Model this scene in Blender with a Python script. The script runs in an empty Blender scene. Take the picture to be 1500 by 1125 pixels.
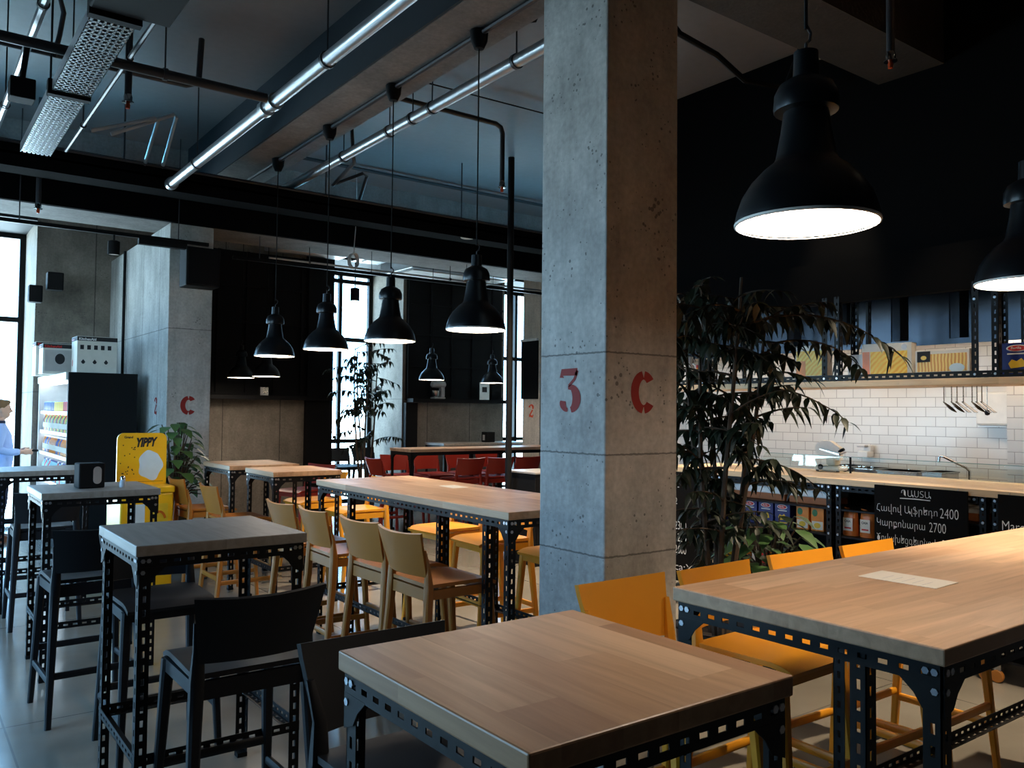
import bpy, bmesh, math, random
from mathutils import Vector, Matrix
V = Vector
PI = math.pi
C = bpy.context.scene.collection
S = bpy.context.scene
H = 1.6

# ------------------------------------------------------------------ camera
F, YAW, PITCH, ROLL = 1225.0, math.radians(36.6), math.radians(1.94), math.radians(.56)
cam = bpy.data.cameras.new('camera'); cam.sensor_width = 36; cam.lens = F / 1500 * 36; cam.clip_start = .05
cob = bpy.data.objects.new('camera', cam); C.objects.link(cob)
cob.matrix_world = (Matrix.Translation((0, 0, H)) @ Matrix.Rotation(-YAW, 4, 'Z') @
                    Matrix.Rotation(PI / 2 + PITCH, 4, 'X') @ Matrix.Rotation(ROLL, 4, 'Z'))
S.camera = cob

# ------------------------------------------------------------------ mesh builder
def rotz(p, a):
    c, s = math.cos(a), math.sin(a)
    return V((p[0] * c - p[1] * s, p[0] * s + p[1] * c, p[2]))

class MB:
    def __init__(self): self.v = []; self.f = []; self.s = []
    def add(self, vs, fs, smooth=False):
        n = len(self.v); self.v += [tuple(v) for v in vs]
        self.f += [tuple(i + n for i in f) for f in fs]; self.s += [smooth] * len(fs)
        return self
    def obox(self, o, a, b, c):
        o, a, b, c = V(o), V(a), V(b), V(c)
        if a.cross(b).dot(c) < 0: a, b = b, a
        vs = [o, o + a, o + a + b, o + b, o + c, o + a + c, o + a + b + c, o + b + c]
        return self.add(vs, [(3, 2, 1, 0), (4, 5, 6, 7), (0, 1, 5, 4), (1, 2, 6, 5), (2, 3, 7, 6), (3, 0, 4, 7)])
    def box(self, x0, y0, z0, x1, y1, z1):
        return self.obox((x0, y0, z0), (x1 - x0, 0, 0), (0, y1 - y0, 0), (0, 0, z1 - z0))
    def cbox(self, x0, y0, z0, x1, y1, z1, c=.003):
        bm = bmesh.new(); t = MB(); t.box(x0, y0, z0, x1, y1, z1)
        vs = [bm.verts.new(v) for v in t.v]
        for f in t.f: bm.faces.new([vs[i] for i in f])
        bmesh.ops.bevel(bm, geom=list(bm.edges), offset=c, segments=2, affect='EDGES', profile=.5)
        bm.verts.index_update()
        self.add([v.co[:] for v in bm.verts], [[v.index for v in f.verts] for f in bm.faces]); bm.free()
        return self
    def tube(self, pts, r, n=8, cap=True):
        pts = [V(p) for p in pts]; m = len(pts)
        rs = r if isinstance(r, (list, tuple)) else [r] * m
        vs = []; fs = []; prev = None
        for i, p in enumerate(pts):
            t = (pts[min(i + 1, m - 1)] - pts[max(i - 1, 0)]).normalized()
            if prev is None:
                a = t.cross(V((0, 0, 1)))
                if a.length < .05: a = t.cross(V((0, 1, 0)))
            else:
                a = prev - t * prev.dot(t)
            a.normalize(); prev = a; b = t.cross(a)
            for k in range(n):
                w = 2 * PI * k / n
                vs.append(p + (a * math.cos(w) + b * math.sin(w)) * rs[i])
        for i in range(m - 1):
            for k in range(n):
                q = (k + 1) % n
                fs.append((i * n + k, i * n + q, (i + 1) * n + q, (i + 1) * n + k))
        self.add(vs, fs, True)
        if cap:
            self.add(vs[:n], [tuple(range(n))[::-1]]); self.add(vs[-n:], [tuple(range(n))])
        return self
    def lathe(self, prof, n=24, c=(0, 0, 0), smooth=True):
        c = V(c); vs = []; fs = []
        for r, z in prof:
            for k in range(n):
                w = 2 * PI * k / n
                vs.append(c + V((r * math.cos(w), r * math.sin(w), z)))
        for i in range(len(prof) - 1):
            for k in range(n):
                q = (k + 1) % n
                fs.append((i * n + k, i * n + q, (i + 1) * n + q, (i + 1) * n + k))
        self.add(vs, fs, smooth)
        return self
    def disc(self, c, r, n=32, down=True):
        vs = [V(c) + V((r * math.cos(2 * PI * k / n), r * math.sin(2 * PI * k / n), 0)) for k in range(n)]
        return self.add(vs, [tuple(range(n))[::-1] if down else tuple(range(n))])
    def shell(self, g, th):
        """solid sheet from grid g[i][j] with thickness th along -normal"""
        m, n = len(g), len(g[0]); top = []; bot = []
        for i in range(m):
            for j in range(n):
                du = V(g[min(i + 1, m - 1)][j]) - V(g[max(i - 1, 0)][j])
                dv = V(g[i][min(j + 1, n - 1)]) - V(g[i][max(j - 1, 0)])
                nr = du.cross(dv).normalized()
                top.append(V(g[i][j])); bot.append(V(g[i][j]) - nr * th)
        k = m * n; fs = []
        for i in range(m - 1):
            for j in range(n - 1):
                a, b, c, d = i * n + j, (i + 1) * n + j, (i + 1) * n + j + 1, i * n + j + 1
                fs.append((a, b, c, d)); fs.append((k + d, k + c, k + b, k + a))
        for i in range(m - 1):
            a, b = i * n, (i + 1) * n; fs.append((a, k + a, k + b, b))
            a, b = i * n + n - 1, (i + 1) * n + n - 1; fs.append((b, k + b, k + a, a))
        for j in range(n - 1):
            a, b = j, j + 1; fs.append((b, k + b, k + a, a))
            a, b = (m - 1) * n + j, (m - 1) * n + j + 1; fs.append((a, k + a, k + b, b))
        return self.add(top + bot, fs, True)
    def prism(self, poly, o, a, b, c):
        """extrude 2-D poly (in axes a,b from o) along c"""
        o, a, b, c = V(o), V(a), V(b), V(c); n = len(poly)
        v0 = [o + a * p[0] + b * p[1] for p in poly]; v1 = [v + c for v in v0]
        fs = [tuple(range(n))[::-1], tuple(range(n, 2 * n))]
        fs += [(i, (i + 1) % n, n + (i + 1) % n, n + i) for i in range(n)]
        return self.add(v0 + v1, fs)
    def quad(self, *p): return self.add(p, [tuple(range(len(p)))])
    def flange(self, o, u, a, b, L, w, t=.003, slot=True, sp=.05, sl=.024, ph=.02):
        """steel flange: length L along u, width w along a, thickness t along b, a row of slots"""
        o, u, a, b = V(o), V(u).normalized(), V(a).normalized(), V(b).normalized()
        if not slot:
            return self.obox(o, u * L, a * w, b * t)
        h0, h1 = .36 * w, .62 * w
        self.obox(o, u * L, a * h0, b * t); self.obox(o + a * h1, u * L, a * (w - h1), b * t)
        x = 0; e = ph
        while True:
            e2 = min(e, L)
            if e2 > x: self.obox(o + u * x + a * h0, u * (e2 - x), a * (h1 - h0), b * t)
            if e >= L: break
            x = e + sl; e = x + sp - sl
            if x >= L: break
        return self
    def angle(self, o, u, a, b, L, w=.04, slot=True):
        self.flange(o, u, a, b, L, w, .003, slot); self.flange(o, u, b, a, L, w, .003, slot, ph=.035); return self
    def build(self, name, mat, parent=None, smooth=None):
        me = bpy.data.meshes.new(name)
        me.from_pydata(self.v, [], self.f); me.update()
        for p, s in zip(me.polygons, self.s): p.use_smooth = s
        bm = bmesh.new(); bm.from_mesh(me); bmesh.ops.recalc_face_normals(bm, faces=bm.faces); bm.to_mesh(me); bm.free()
        if any(self.s):
            try: me.set_sharp_from_angle(angle=math.radians(40))
            except Exception: pass
        o = bpy.data.objects.new(name, me); C.objects.link(o)
        if isinstance(mat, (list, tuple)):
            for m in mat: me.materials.append(m)
        elif mat: me.materials.append(mat)
        if parent is not None: o.parent = parent
        return o

def tag(o, label=None, cat=None, group=None, kind=None):
    if label: o['label'] = label
    if cat: o['category'] = cat
    if group: o['group'] = group
    if kind: o['kind'] = kind
    return o
def thing(name, label, cat, loc=(0, 0, 0), rz=0, group=None):
    o = bpy.data.objects.new(name, None); C.objects.link(o); o.empty_display_size = .1
    o.location = loc; o.rotation_euler = (0, 0, rz)
    return tag(o, label, cat, group)
def struct(name, mb, mat, parent=None):
    o = mb.build(name, mat, parent)
    if parent is None: o['kind'] = 'structure'
    return o
def dup(o, loc=None, rz=None, label=None, group=None, parent=None):
    c = o.copy(); C.objects.link(c)
    if parent is not None: c.parent = parent
    if loc is not None: c.location = loc
    if rz is not None: c.rotation_euler = (0, 0, rz)
    if label: c['label'] = label
    if group: c['group'] = group
    for ch in list(o.children): dup(ch, parent=c)
    return c

# ------------------------------------------------------------------ materials
def newmat(n):
    m = bpy.data.materials.new(n); m.use_nodes = True
    return m, m.node_tree.nodes, m.node_tree.links, m.node_tree.nodes['Principled BSDF']
def srgb(r, g, b):
    f = lambda c: ((c / 255 + .055) / 1.055) ** 2.4 if c > 10 else c / 255 / 12.92
    return (f(r), f(g), f(b), 1)
def plain(n, col, rough=.5, metal=0, emit=None, es=0, spec=.5, bump=0, bscale=200, var=.12):
    """principled with faint procedural tone variation"""
    m, N, L, P = newmat(n)
    P.inputs['Roughness'].default_value = rough; P.inputs['Metallic'].default_value = metal
    P.inputs['Specular IOR Level'].default_value = spec
    tc = N.new('ShaderNodeTexCoord'); nz = N.new('ShaderNodeTexNoise'); nz.inputs['Scale'].default_value = 14
    nz.inputs['Detail'].default_value = 5
    L.new(tc.outputs['Object'], nz.inputs['Vector'])
    mx = N.new('ShaderNodeMix'); mx.data_type = 'RGBA'
    mx.inputs[6].default_value = [c * (1 - var) for c in col[:3]] + [1]
    mx.inputs[7].default_value = [min(1, c * (1 + var)) for c in col[:3]] + [1]
    L.new(nz.outputs['Fac'], mx.inputs[0]); L.new(mx.outputs[2], P.inputs['Base Color'])
    if bump:
        n2 = N.new('ShaderNodeTexNoise'); n2.inputs['Scale'].default_value = bscale
        L.new(tc.outputs['Object'], n2.inputs['Vector'])
        bp = N.new('ShaderNodeBump'); bp.inputs['Strength'].default_value = bump; bp.inputs['Distance'].default_value = .002
        L.new(n2.outputs['Fac'], bp.inputs['Height']); L.new(bp.outputs['Normal'], P.inputs['Normal'])
    if emit:
        P.inputs['Emission Color'].default_value = emit; P.inputs['Emission Strength'].default_value = es
    return m
def ramp(N, L, src, stops):
    r = N.new('ShaderNodeValToRGB'); e = r.color_ramp.elements
    while len(e) < len(stops): e.new(.5)
    for i, (p, c) in enumerate(stops): e[i].position = p; e[i].color = c
    L.new(src, r.inputs[0]); return r
def math_(N, L, op, a, b=None):
    m = N.new('ShaderNodeMath'); m.operation = op
    for i, x in enumerate((a, b)):
        if x is None: continue
        if isinstance(x, (int, float)): m.inputs[i].default_value = x
        else: L.new(x, m.inputs[i])
    return m.outputs[0]
def mixc(N, L, fac, a, b, mode='MIX'):
    m = N.new('ShaderNodeMix'); m.data_type = 'RGBA'; m.blend_type = mode
    for i, x in ((0, fac), (6, a), (7, b)):
        if isinstance(x, (int, float)): m.inputs[i].default_value = x
        elif isinstance(x, tuple): m.inputs[i].default_value = x
        else: L.new(x, m.inputs[i])
    return m.outputs[2]

def concrete(n, c0, c1, seams=(), vsx=0, vsy=0, rough=.75, pits=1.0):
    """cast concrete: blotches, air pits, form-board seams at fixed heights / spacings"""
    m, N, L, P = newmat(n)
    tc = N.new('ShaderNodeTexCoord'); co = tc.outputs['Object']
    a = N.new('ShaderNodeTexNoise'); a.inputs['Scale'].default_value = 1.7; a.inputs['Detail'].default_value = 9; a.inputs['Roughness'].default_value = .66
    L.new(co, a.inputs['Vector'])
    base = ramp(N, L, a.outputs['Fac'], [(.3, c0), (.7, c1)]).outputs[0]
    b = N.new('ShaderNodeTexNoise'); b.inputs['Scale'].default_value = 38; b.inputs['Detail'].default_value = 6
    L.new(co, b.inputs['Vector'])
    base = mixc(N, L, .35, base, ramp(N, L, b.outputs['Fac'], [(.3, (.55, .55, .55, 1)), (.7, (1.25, 1.25, 1.25, 1))]).outputs[0], 'MULTIPLY')
    ms = N.new('ShaderNodeMapping'); ms.inputs['Scale'].default_value = (4.5, 4.5, .9); L.new(co, ms.inputs[0])
    st = N.new('ShaderNodeTexNoise'); st.inputs['Scale'].default_value = 1; st.inputs['Detail'].default_value = 10; st.inputs['Roughness'].default_value = .7
    L.new(ms.outputs[0], st.inputs['Vector'])
    base = mixc(N, L, .6, base, ramp(N, L, st.outputs['Fac'], [(.32, (.58, .57, .56, 1)), (.55, (1, 1, 1, 1)), (.75, (1.15, 1.15, 1.15, 1))]).outputs[0], 'MULTIPLY')
    vo = N.new('ShaderNodeTexVoronoi'); vo.inputs['Scale'].default_value = 34
    L.new(co, vo.inputs['Vector'])
    n3 = N.new('ShaderNodeTexNoise'); n3.inputs['Scale'].default_value = 5; L.new(co, n3.inputs['Vector'])
    thr = math_(N, L, 'MULTIPLY', math_(N, L, 'SUBTRACT', n3.outputs['Fac'], .42), .70 * pits)
    pit = math_(N, L, 'LESS_THAN', vo.outputs['Distance'], thr)
    base = mixc(N, L, math_(N, L, 'MULTIPLY', pit, .8), base, tuple(x * .35 for x in c0[:3]) + (1,))
    sx = N.new('ShaderNodeSeparateXYZ'); L.new(co, sx.inputs[0])
    wob = math_(N, L, 'MULTIPLY', math_(N, L, 'SUBTRACT', b.outputs['Fac'], .5), .012)
    line = None
    for z in seams:
        d = math_(N, L, 'ABSOLUTE', math_(N, L, 'ADD', math_(N, L, 'SUBTRACT', sx.outputs['Z'], z), wob))
        q = math_(N, L, 'LESS_THAN', d, .004)
        line = q if line is None else math_(N, L, 'MAXIMUM', line, q)
    for ax, sp in (('X', vsx), ('Y', vsy)):
        if sp:
            d = math_(N, L, 'ABSOLUTE', math_(N, L, 'SUBTRACT', math_(N, L, 'FRACT', math_(N, L, 'DIVIDE', math_(N, L, 'ADD', sx.outputs[ax], wob), sp)), .5))
            q = math_(N, L, 'LESS_THAN', d, .007 / sp)
            line = q if line is None else math_(N, L, 'MAXIMUM', line, q)
    if line is not None:
        base = mixc(N, L, math_(N, L, 'MULTIPLY', line, .75), base, tuple(x * .25 for x in c0[:3]) + (1,))
    L.new(base, P.inputs['Base Color']); P.inputs['Roughness'].default_value = rough
    bp = N.new('ShaderNodeBump'); bp.inputs['Strength'].default_value = .35; bp.inputs['Distance'].default_value = .01
    L.new(math_(N, L, 'SUBTRACT', b.outputs['Fac'], pit), bp.inputs['Height']); L.new(bp.outputs['Normal'], P.inputs['Normal'])
    return m

def wood(n, c0, c1, c2, along='Y', plank=.12, rough=.42):
    m, N, L, P = newmat(n)
    tc = N.new('ShaderNodeTexCoord'); co = tc.outputs['Object']
    sx = N.new('ShaderNodeSeparateXYZ'); L.new(co, sx.inputs[0])
    ac, al = ('X', 'Y') if along == 'Y' else ('Y', 'X')
    pid = math_(N, L, 'FLOOR', math_(N, L, 'DIVIDE', sx.outputs[ac], plank))
    # staves are cut to length with offsets per row
    row = math_(N, L, 'ADD', math_(N, L, 'DIVIDE', sx.outputs[al], .62), math_(N, L, 'MULTIPLY', pid, .37))
    cid = math_(N, L, 'FLOOR', row)
    wn = N.new('ShaderNodeTexWhiteNoise'); wn.noise_dimensions = '2D'
    cb = N.new('ShaderNodeCombineXYZ'); L.new(pid, cb.inputs[0]); L.new(cid, cb.inputs[1]); L.new(cb.outputs[0], wn.inputs['Vector'])
    mp = N.new('ShaderNodeMapping'); L.new(co, mp.inputs[0])
    mp.inputs['Scale'].default_value = (22, 1.6, 22) if along == 'Y' else (1.6, 22, 22)
    off = N.new('ShaderNodeCombineXYZ'); L.new(math_(N, L, 'MULTIPLY', wn.outputs['Value'], 40), off.inputs[2])
    va = N.new('ShaderNodeVectorMath'); L.new(mp.outputs[0], va.inputs[0]); L.new(off.outputs[0], va.inputs[1])
    g = N.new('ShaderNodeTexNoise'); g.inputs['Scale'].default_value = 1; g.inputs['Detail'].default_value = 8; g.inputs['Roughness'].default_value = .6
    g.inputs['Distortion'].default_value = .8
    L.new(va.outputs[0], g.inputs['Vector'])
    tone = ramp(N, L, wn.outputs['Value'], [(0, c0), (.5, c1), (1, c2)]).outputs[0]
    gr = ramp(N, L, g.outputs['Fac'], [(.3, (.72, .68, .62, 1)), (.62, (1.06, 1.05, 1.04, 1))]).outputs[0]
    base = mixc(N, L, .8, tone, gr, 'MULTIPLY')
    L.new(base, P.inputs['Base Color']); P.inputs['Roughness'].default_value = rough
    return m

def tile(n):
    m, N, L, P = newmat(n)
    tc = N.new('ShaderNodeTexCoord'); sx = N.new('ShaderNodeSeparateXYZ'); L.new(tc.outputs['Object'], sx.inputs[0])
    cb = N.new('ShaderNodeCombineXYZ'); L.new(math_(N, L, 'ADD', sx.outputs['Y'], sx.outputs['X']), cb.inputs[0]); L.new(sx.outputs['Z'], cb.inputs[1])
    br = N.new('ShaderNodeTexBrick'); L.new(cb.outputs[0], br.inputs['Vector'])
    br.inputs['Scale'].default_value = 1; br.inputs['Brick Width'].default_value = .17; br.inputs['Row Height'].default_value = .084
    br.inputs['Mortar Size'].default_value = .003; br.inputs['Mortar Smooth'].default_value = .3
    br.inputs['Color1'].default_value = srgb(226, 220, 212); br.inputs['Color2'].default_value = srgb(219, 213, 205); br.inputs['Mortar'].default_value = srgb(168, 160, 152)
    L.new(br.outputs['Color'], P.inputs['Base Color']); P.inputs['Roughness'].default_value = .22
    bp = N.new('ShaderNodeBump'); bp.inputs['Strength'].default_value = .4; bp.inputs['Distance'].default_value = .004; bp.invert = True
    L.new(br.outputs['Fac'], bp.inputs['Height']); L.new(bp.outputs['Normal'], P.inputs['Normal'])
    return m

def floor_mat():
    m, N, L, P = newmat('polished_concrete')
    tc = N.new('ShaderNodeTexCoord'); co = tc.outputs['Object']
    a = N.new('ShaderNodeTexNoise'); a.inputs['Scale'].default_value = 1.1; a.inputs['Detail'].default_value = 8; L.new(co, a.inputs['Vector'])
    base = ramp(N, L, a.outputs['Fac'], [(.3, srgb(112, 107, 98)), (.7, srgb(142, 136, 126))]).outputs[0]
    sx = N.new('ShaderNodeSeparateXYZ'); L.new(co, sx.inputs[0])
    line = None
    for ax in 'XY':
        d = math_(N, L, 'ABSOLUTE', math_(N, L, 'SUBTRACT', math_(N, L, 'FRACT', math_(N, L, 'DIVIDE', math_(N, L, 'ADD', sx.outputs[ax], .6), 2.2)), .5))
        q = math_(N, L, 'LESS_THAN', d, .0022); line = q if line is None else math_(N, L, 'MAXIMUM', line, q)
    base = mixc(N, L, math_(N, L, 'MULTIPLY', line, .6), base, srgb(50, 48, 45))
    L.new(base, P.inputs['Base Color'])
    L.new(ramp(N, L, a.outputs['Fac'], [(.35, (.13, .13, .13, 1)), (.7, (.24, .24, .24, 1))]).outputs[0], P.inputs['Roughness'])
    return m

def glass_mat(n, tint=(.95, .98, .97, 1), fac=.07):
    m = bpy.data.materials.new(n); m.use_nodes = True; N = m.node_tree.nodes; L = m.node_tree.links; N.clear()
    o = N.new('ShaderNodeOutputMaterial'); t = N.new('ShaderNodeBsdfTransparent'); g = N.new('ShaderNodeBsdfGlossy'); x = N.new('ShaderNodeMixShader')
    t.inputs[0].default_value = tint; g.inputs['Roughness'].default_value = .02; x.inputs[0].default_value = fac
    L.new(t.outputs[0], x.inputs[1]); L.new(g.outputs[0], x.inputs[2]); L.new(x.outputs[0], o.inputs[0])
    return m

def stripes(n, cols, axis='Y', scale=30, dist=3.0):
    """printed picture of pasta strands: distorted wave bands"""
    m, N, L, P = newmat(n)
    tc = N.new('ShaderNodeTexCoord'); w = N.new('ShaderNodeTexWave'); w.bands_direction = axis
    w.inputs['Scale'].default_value = scale; w.inputs['Distortion'].default_value = dist; w.inputs['Detail'].default_value = 2; w.inputs['Detail Scale'].default_value = .8
    L.new(tc.outputs['Object'], w.inputs['Vector'])
    k = len(cols) - 1
    L.new(ramp(N, L, w.outputs['Fac'], [(i / k, c) for i, c in enumerate(cols)]).outputs[0], P.inputs['Base Color'])
    P.inputs['Roughness'].default_value = .4
    return m

M = {}
M['black'] = plain('black_steel', srgb(15, 15, 17), .45, .0, spec=.22)
M['bulkhead'] = plain('matt_black_board', srgb(12, 12, 13), .9, spec=.03)
M['blackmat'] = plain('black_matte', srgb(14, 14, 16), .7, spec=.2)
M['ceil'] = plain('painted_ceiling', srgb(120, 118, 120), .5, bump=.3, bscale=30)
M['darkwall'] = plain('dark_wall', srgb(24, 24, 27), .7)
M['conc'] = concrete('column_concrete', srgb(146, 144, 142), srgb(206, 204, 200), seams=(1.865, .98, 1.42), pits=1.5)
M['concp'] = concrete('pier_concrete', srgb(160, 160, 156), srgb(206, 206, 202), seams=(2.45, 1.1), vsy=.75)
M['concw'] = concrete('wall_concrete', srgb(104, 96, 86), srgb(150, 140, 128), seams=(1.8,), vsx=.85, pits=1.2)
M['beam'] = concrete('beam_concrete', srgb(110, 106, 104), srgb(138, 133, 130), pits=.4)
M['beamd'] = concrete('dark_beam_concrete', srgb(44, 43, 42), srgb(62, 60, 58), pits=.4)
M['floor'] = floor_mat()
M['darkground'] = plain('added_dark_ground', srgb(52, 54, 54), .9)
M['galv'] = plain('galvanised_steel', srgb(176, 180, 184), .34, .85, bump=.2, bscale=60)
M['pipe'] = plain('dark_pipe', srgb(64, 64, 68), .4, .4)
M['steel'] = plain('stainless_steel', srgb(190, 188, 184), .24, .95)
M['hood'] = plain('hood_steel', srgb(74, 78, 86), .26, .95)
M['chrome'] = plain('chrome', srgb(205, 205, 205), .12, 1)
M['bolt'] = plain('zinc_bolt', srgb(186, 188, 194), .3, .9)
M['oak'] = wood('oak_top', srgb(196, 154, 118), srgb(208, 168, 132), srgb(218, 180, 146), 'X', .11)
M['oaky'] = wood('oak_top_lengthwise', srgb(170, 126, 92), srgb(194, 152, 114), srgb(210, 172, 136), 'Y', .13)
M['oakd'] = wood('shaded_oak_top', srgb(146, 138, 130), srgb(160, 152, 144), srgb(172, 164, 156), 'Y', .33)  # same oak, greyed in colour for the weaker bluish light on these tops
M['pine'] = wood('pale_pine', srgb(226, 194, 150), srgb(234, 204, 162), srgb(240, 212, 174), 'Y', .3)
M['yel'] = plain('yellow_plastic', srgb(226, 152, 34), .42, bump=.08, bscale=300, var=.04)
M['ochre'] = plain('shaded_yellow_plastic', srgb(166, 102, 34), .42, bump=.08, bscale=300, var=.04)  # yellow stool plastic, darkened in colour for the rows standing in shade
M['red'] = plain('red_plastic', srgb(156, 38, 20), .42, var=.05)
M['dark'] = plain('charcoal_plastic', srgb(20, 21, 26), .5, var=.05, spec=.3)
M['lampblk'] = plain('lamp_enamel', srgb(14, 15, 18), .32, 0, spec=.35)
M['lampwht'] = plain('lamp_inner', srgb(240, 236, 228), .5)
M['lampem'] = plain('lamp_light', srgb(255, 245, 230), .5, emit=(1, .85, .69, 1), es=29)
M['tile'] = tile('white_metro_tile')
M['glass'] = glass_mat('window_glass'); M['gguard'] = glass_mat('guard_glass', (.93, .97, .95, 1), .06)
M['gedge'] = plain('glass_edge', srgb(120, 150, 138), .15)
M['white'] = plain('white_enamel', srgb(232, 230, 226), .35)
M['cream'] = plain('cream_paint', srgb(222, 216, 204), .45)
M['paper'] = plain('paper', srgb(236, 226, 210), .7, var=.03)
M['ink'] = plain('ink', srgb(30, 28, 30), .7)
M['chalk'] = plain('chalk', srgb(222, 224, 226), .85)
M['board'] = plain('chalkboard', srgb(11, 11, 12), .8, spec=.12)
M['stencil'] = plain('red_stencil_paint', srgb(138, 30, 26), .75, var=.25)
M['stencil2'] = plain('lit_stencil_paint', srgb(214, 84, 50), .75, var=.2)  # red stencil paint with the warm light put into its colour
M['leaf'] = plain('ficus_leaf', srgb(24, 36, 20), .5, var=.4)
M['leafm'] = plain('monstera_leaf', srgb(74, 108, 60), .4, var=.4)
M['bark'] = plain('bark', srgb(70, 56, 44), .8, var=.3)
M['pot'] = plain('dark_pot', srgb(38, 38, 42), .5)
M['soil'] = plain('soil', srgb(42, 32, 25), .95, bump=.8, bscale=40)
M['adyel'] = plain('advert_yellow', srgb(244, 186, 20), .35, var=.05)
M['adora'] = plain('advert_orange', srgb(220, 110, 24), .4)
M['adblue'] = plain('advert_pale_blue', srgb(206, 226, 236), .4)
M['blue'] = plain('navy_carton', srgb(28, 42, 116), .35, var=.08)
M['redp'] = plain('red_print', srgb(206, 38, 34), .4)
M['yelp'] = plain('yellow_print', srgb(240, 196, 50), .4, var=.2)
M['greenp'] = plain('green_print', srgb(40, 120, 70), .4)
M['orangep'] = plain('orange_carton', srgb(232, 140, 46), .4, var=.2)
M['bag'] = plain('bag_film', srgb(222, 120, 50), .3, var=.35)
M['pasta1'] = stripes('pasta_strands_print', [srgb(240, 176, 36), srgb(248, 204, 62), srgb(250, 216, 90)], 'DIAGONAL', 16, 4)
M['pasta2'] = stripes('ribbon_pasta_print', [srgb(206, 128, 18), srgb(240, 190, 50), srgb(250, 222, 120)], 'Y', 14, 2.5)
M['food'] = plain('baked_food', srgb(176, 104, 56), .6, var=.4)
M['foil'] = plain('foil_lid', srgb(226, 226, 222), .4, .1)
M['skin'] = plain('skin', srgb(214, 166, 140), .55, var=.05)
M['hair'] = plain('hair', srgb(120, 86, 52), .7, var=.2)
M['shirt'] = plain('blue_shirt', srgb(168, 194, 240), .8, var=.06)
M['navy'] = plain('navy_cloth', srgb(34, 38, 62), .85)
M['shoe'] = plain('brown_leather', srgb(120, 66, 36), .5)
M['silver'] = plain('silver_plastic', srgb(196, 190, 186), .35, .4)
M['saltg'] = plain('frosted_glass', srgb(196, 204, 214), .15)
M['coolwht'] = plain('cooler_interior', srgb(226, 234, 240), .4)
M['coolem'] = plain('cooler_tube_light', srgb(240, 248, 255), .5, emit=(.86, .95, 1, 1), es=9)
M['coolup'] = plain('added_glow_tube', srgb(230, 242, 255), .5, emit=(.20, .60, .9, 1), es=36)
M['kitem'] = plain('hood_light_panel', srgb(255, 246, 234), .5, emit=(1, .82, .64, 1), es=9.5)
M['brass'] = plain('red_bulb', srgb(190, 70, 34), .25)
M['amber'] = plain('amber_wheel', srgb(176, 116, 52), .4)

# ------------------------------------------------------------------ writing
def text(body, size, mat, parent, o, xd, yd, name='lettering', bold=0, shear=0, align='LEFT', label=None, xs=1, w=None):
    cu = bpy.data.curves.new('t', 'FONT'); cu.body = body; cu.size = size; cu.offset = bold; cu.shear = shear; cu.align_x = align
    cu.resolution_u = 3
    ob = bpy.data.objects.new('t', cu); C.objects.link(ob); bpy.context.view_layer.update()
    me = bpy.data.meshes.new_from_object(ob.evaluated_get(bpy.context.evaluated_depsgraph_get()))
    bpy.data.objects.remove(ob); bpy.data.curves.remove(cu)
    if w: xs = w / max(v.co.x for v in me.vertices)
    o, xd, yd = V(o), V(xd).normalized(), V(yd).normalized()
    for v in me.vertices: v.co = o + xd * v.co.x * xs + yd * v.co.y
    me.materials.clear(); me.materials.append(mat); me.name = name
    ob = bpy.data.objects.new(name, me); C.objects.link(ob); ob.parent = parent
    if label: ob['label'] = label
    return ob
def ribbon(mb, pts, ws, o, xd, yd, n, wk=1):
    """flat painted stroke through 2-D pts, widths ws, lifted by n off the surface"""
    o, xd, yd, n = V(o), V(xd), V(yd), V(n); m = len(pts); L = []; R = []
    for i in range(m):
        a = V(pts[max(i - 1, 0)] + (0,)); b = V(pts[min(i + 1, m - 1)] + (0,)); t = (b - a).normalized(); s = V((-t.y, t.x, 0)) * ws[i] * wk / 2
        p = V(pts[i] + (0,)); L.append(p + s); R.append(p - s)
    f = lambda q: o + xd * q.x + yd * q.y + n
    mb.add([f(q) for q in L] + [f(q) for q in R], [(i, i + 1, m + i + 1, m + i) for i in range(m - 1)])
def arc(cx, cy, rx, ry, a0, a1, k=14):
    return [(cx + rx * math.cos(math.radians(a0 + (a1 - a0) * i / k)), cy + ry * math.sin(math.radians(a0 + (a1 - a0) * i / k))) for i in range(k + 1)]
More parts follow.
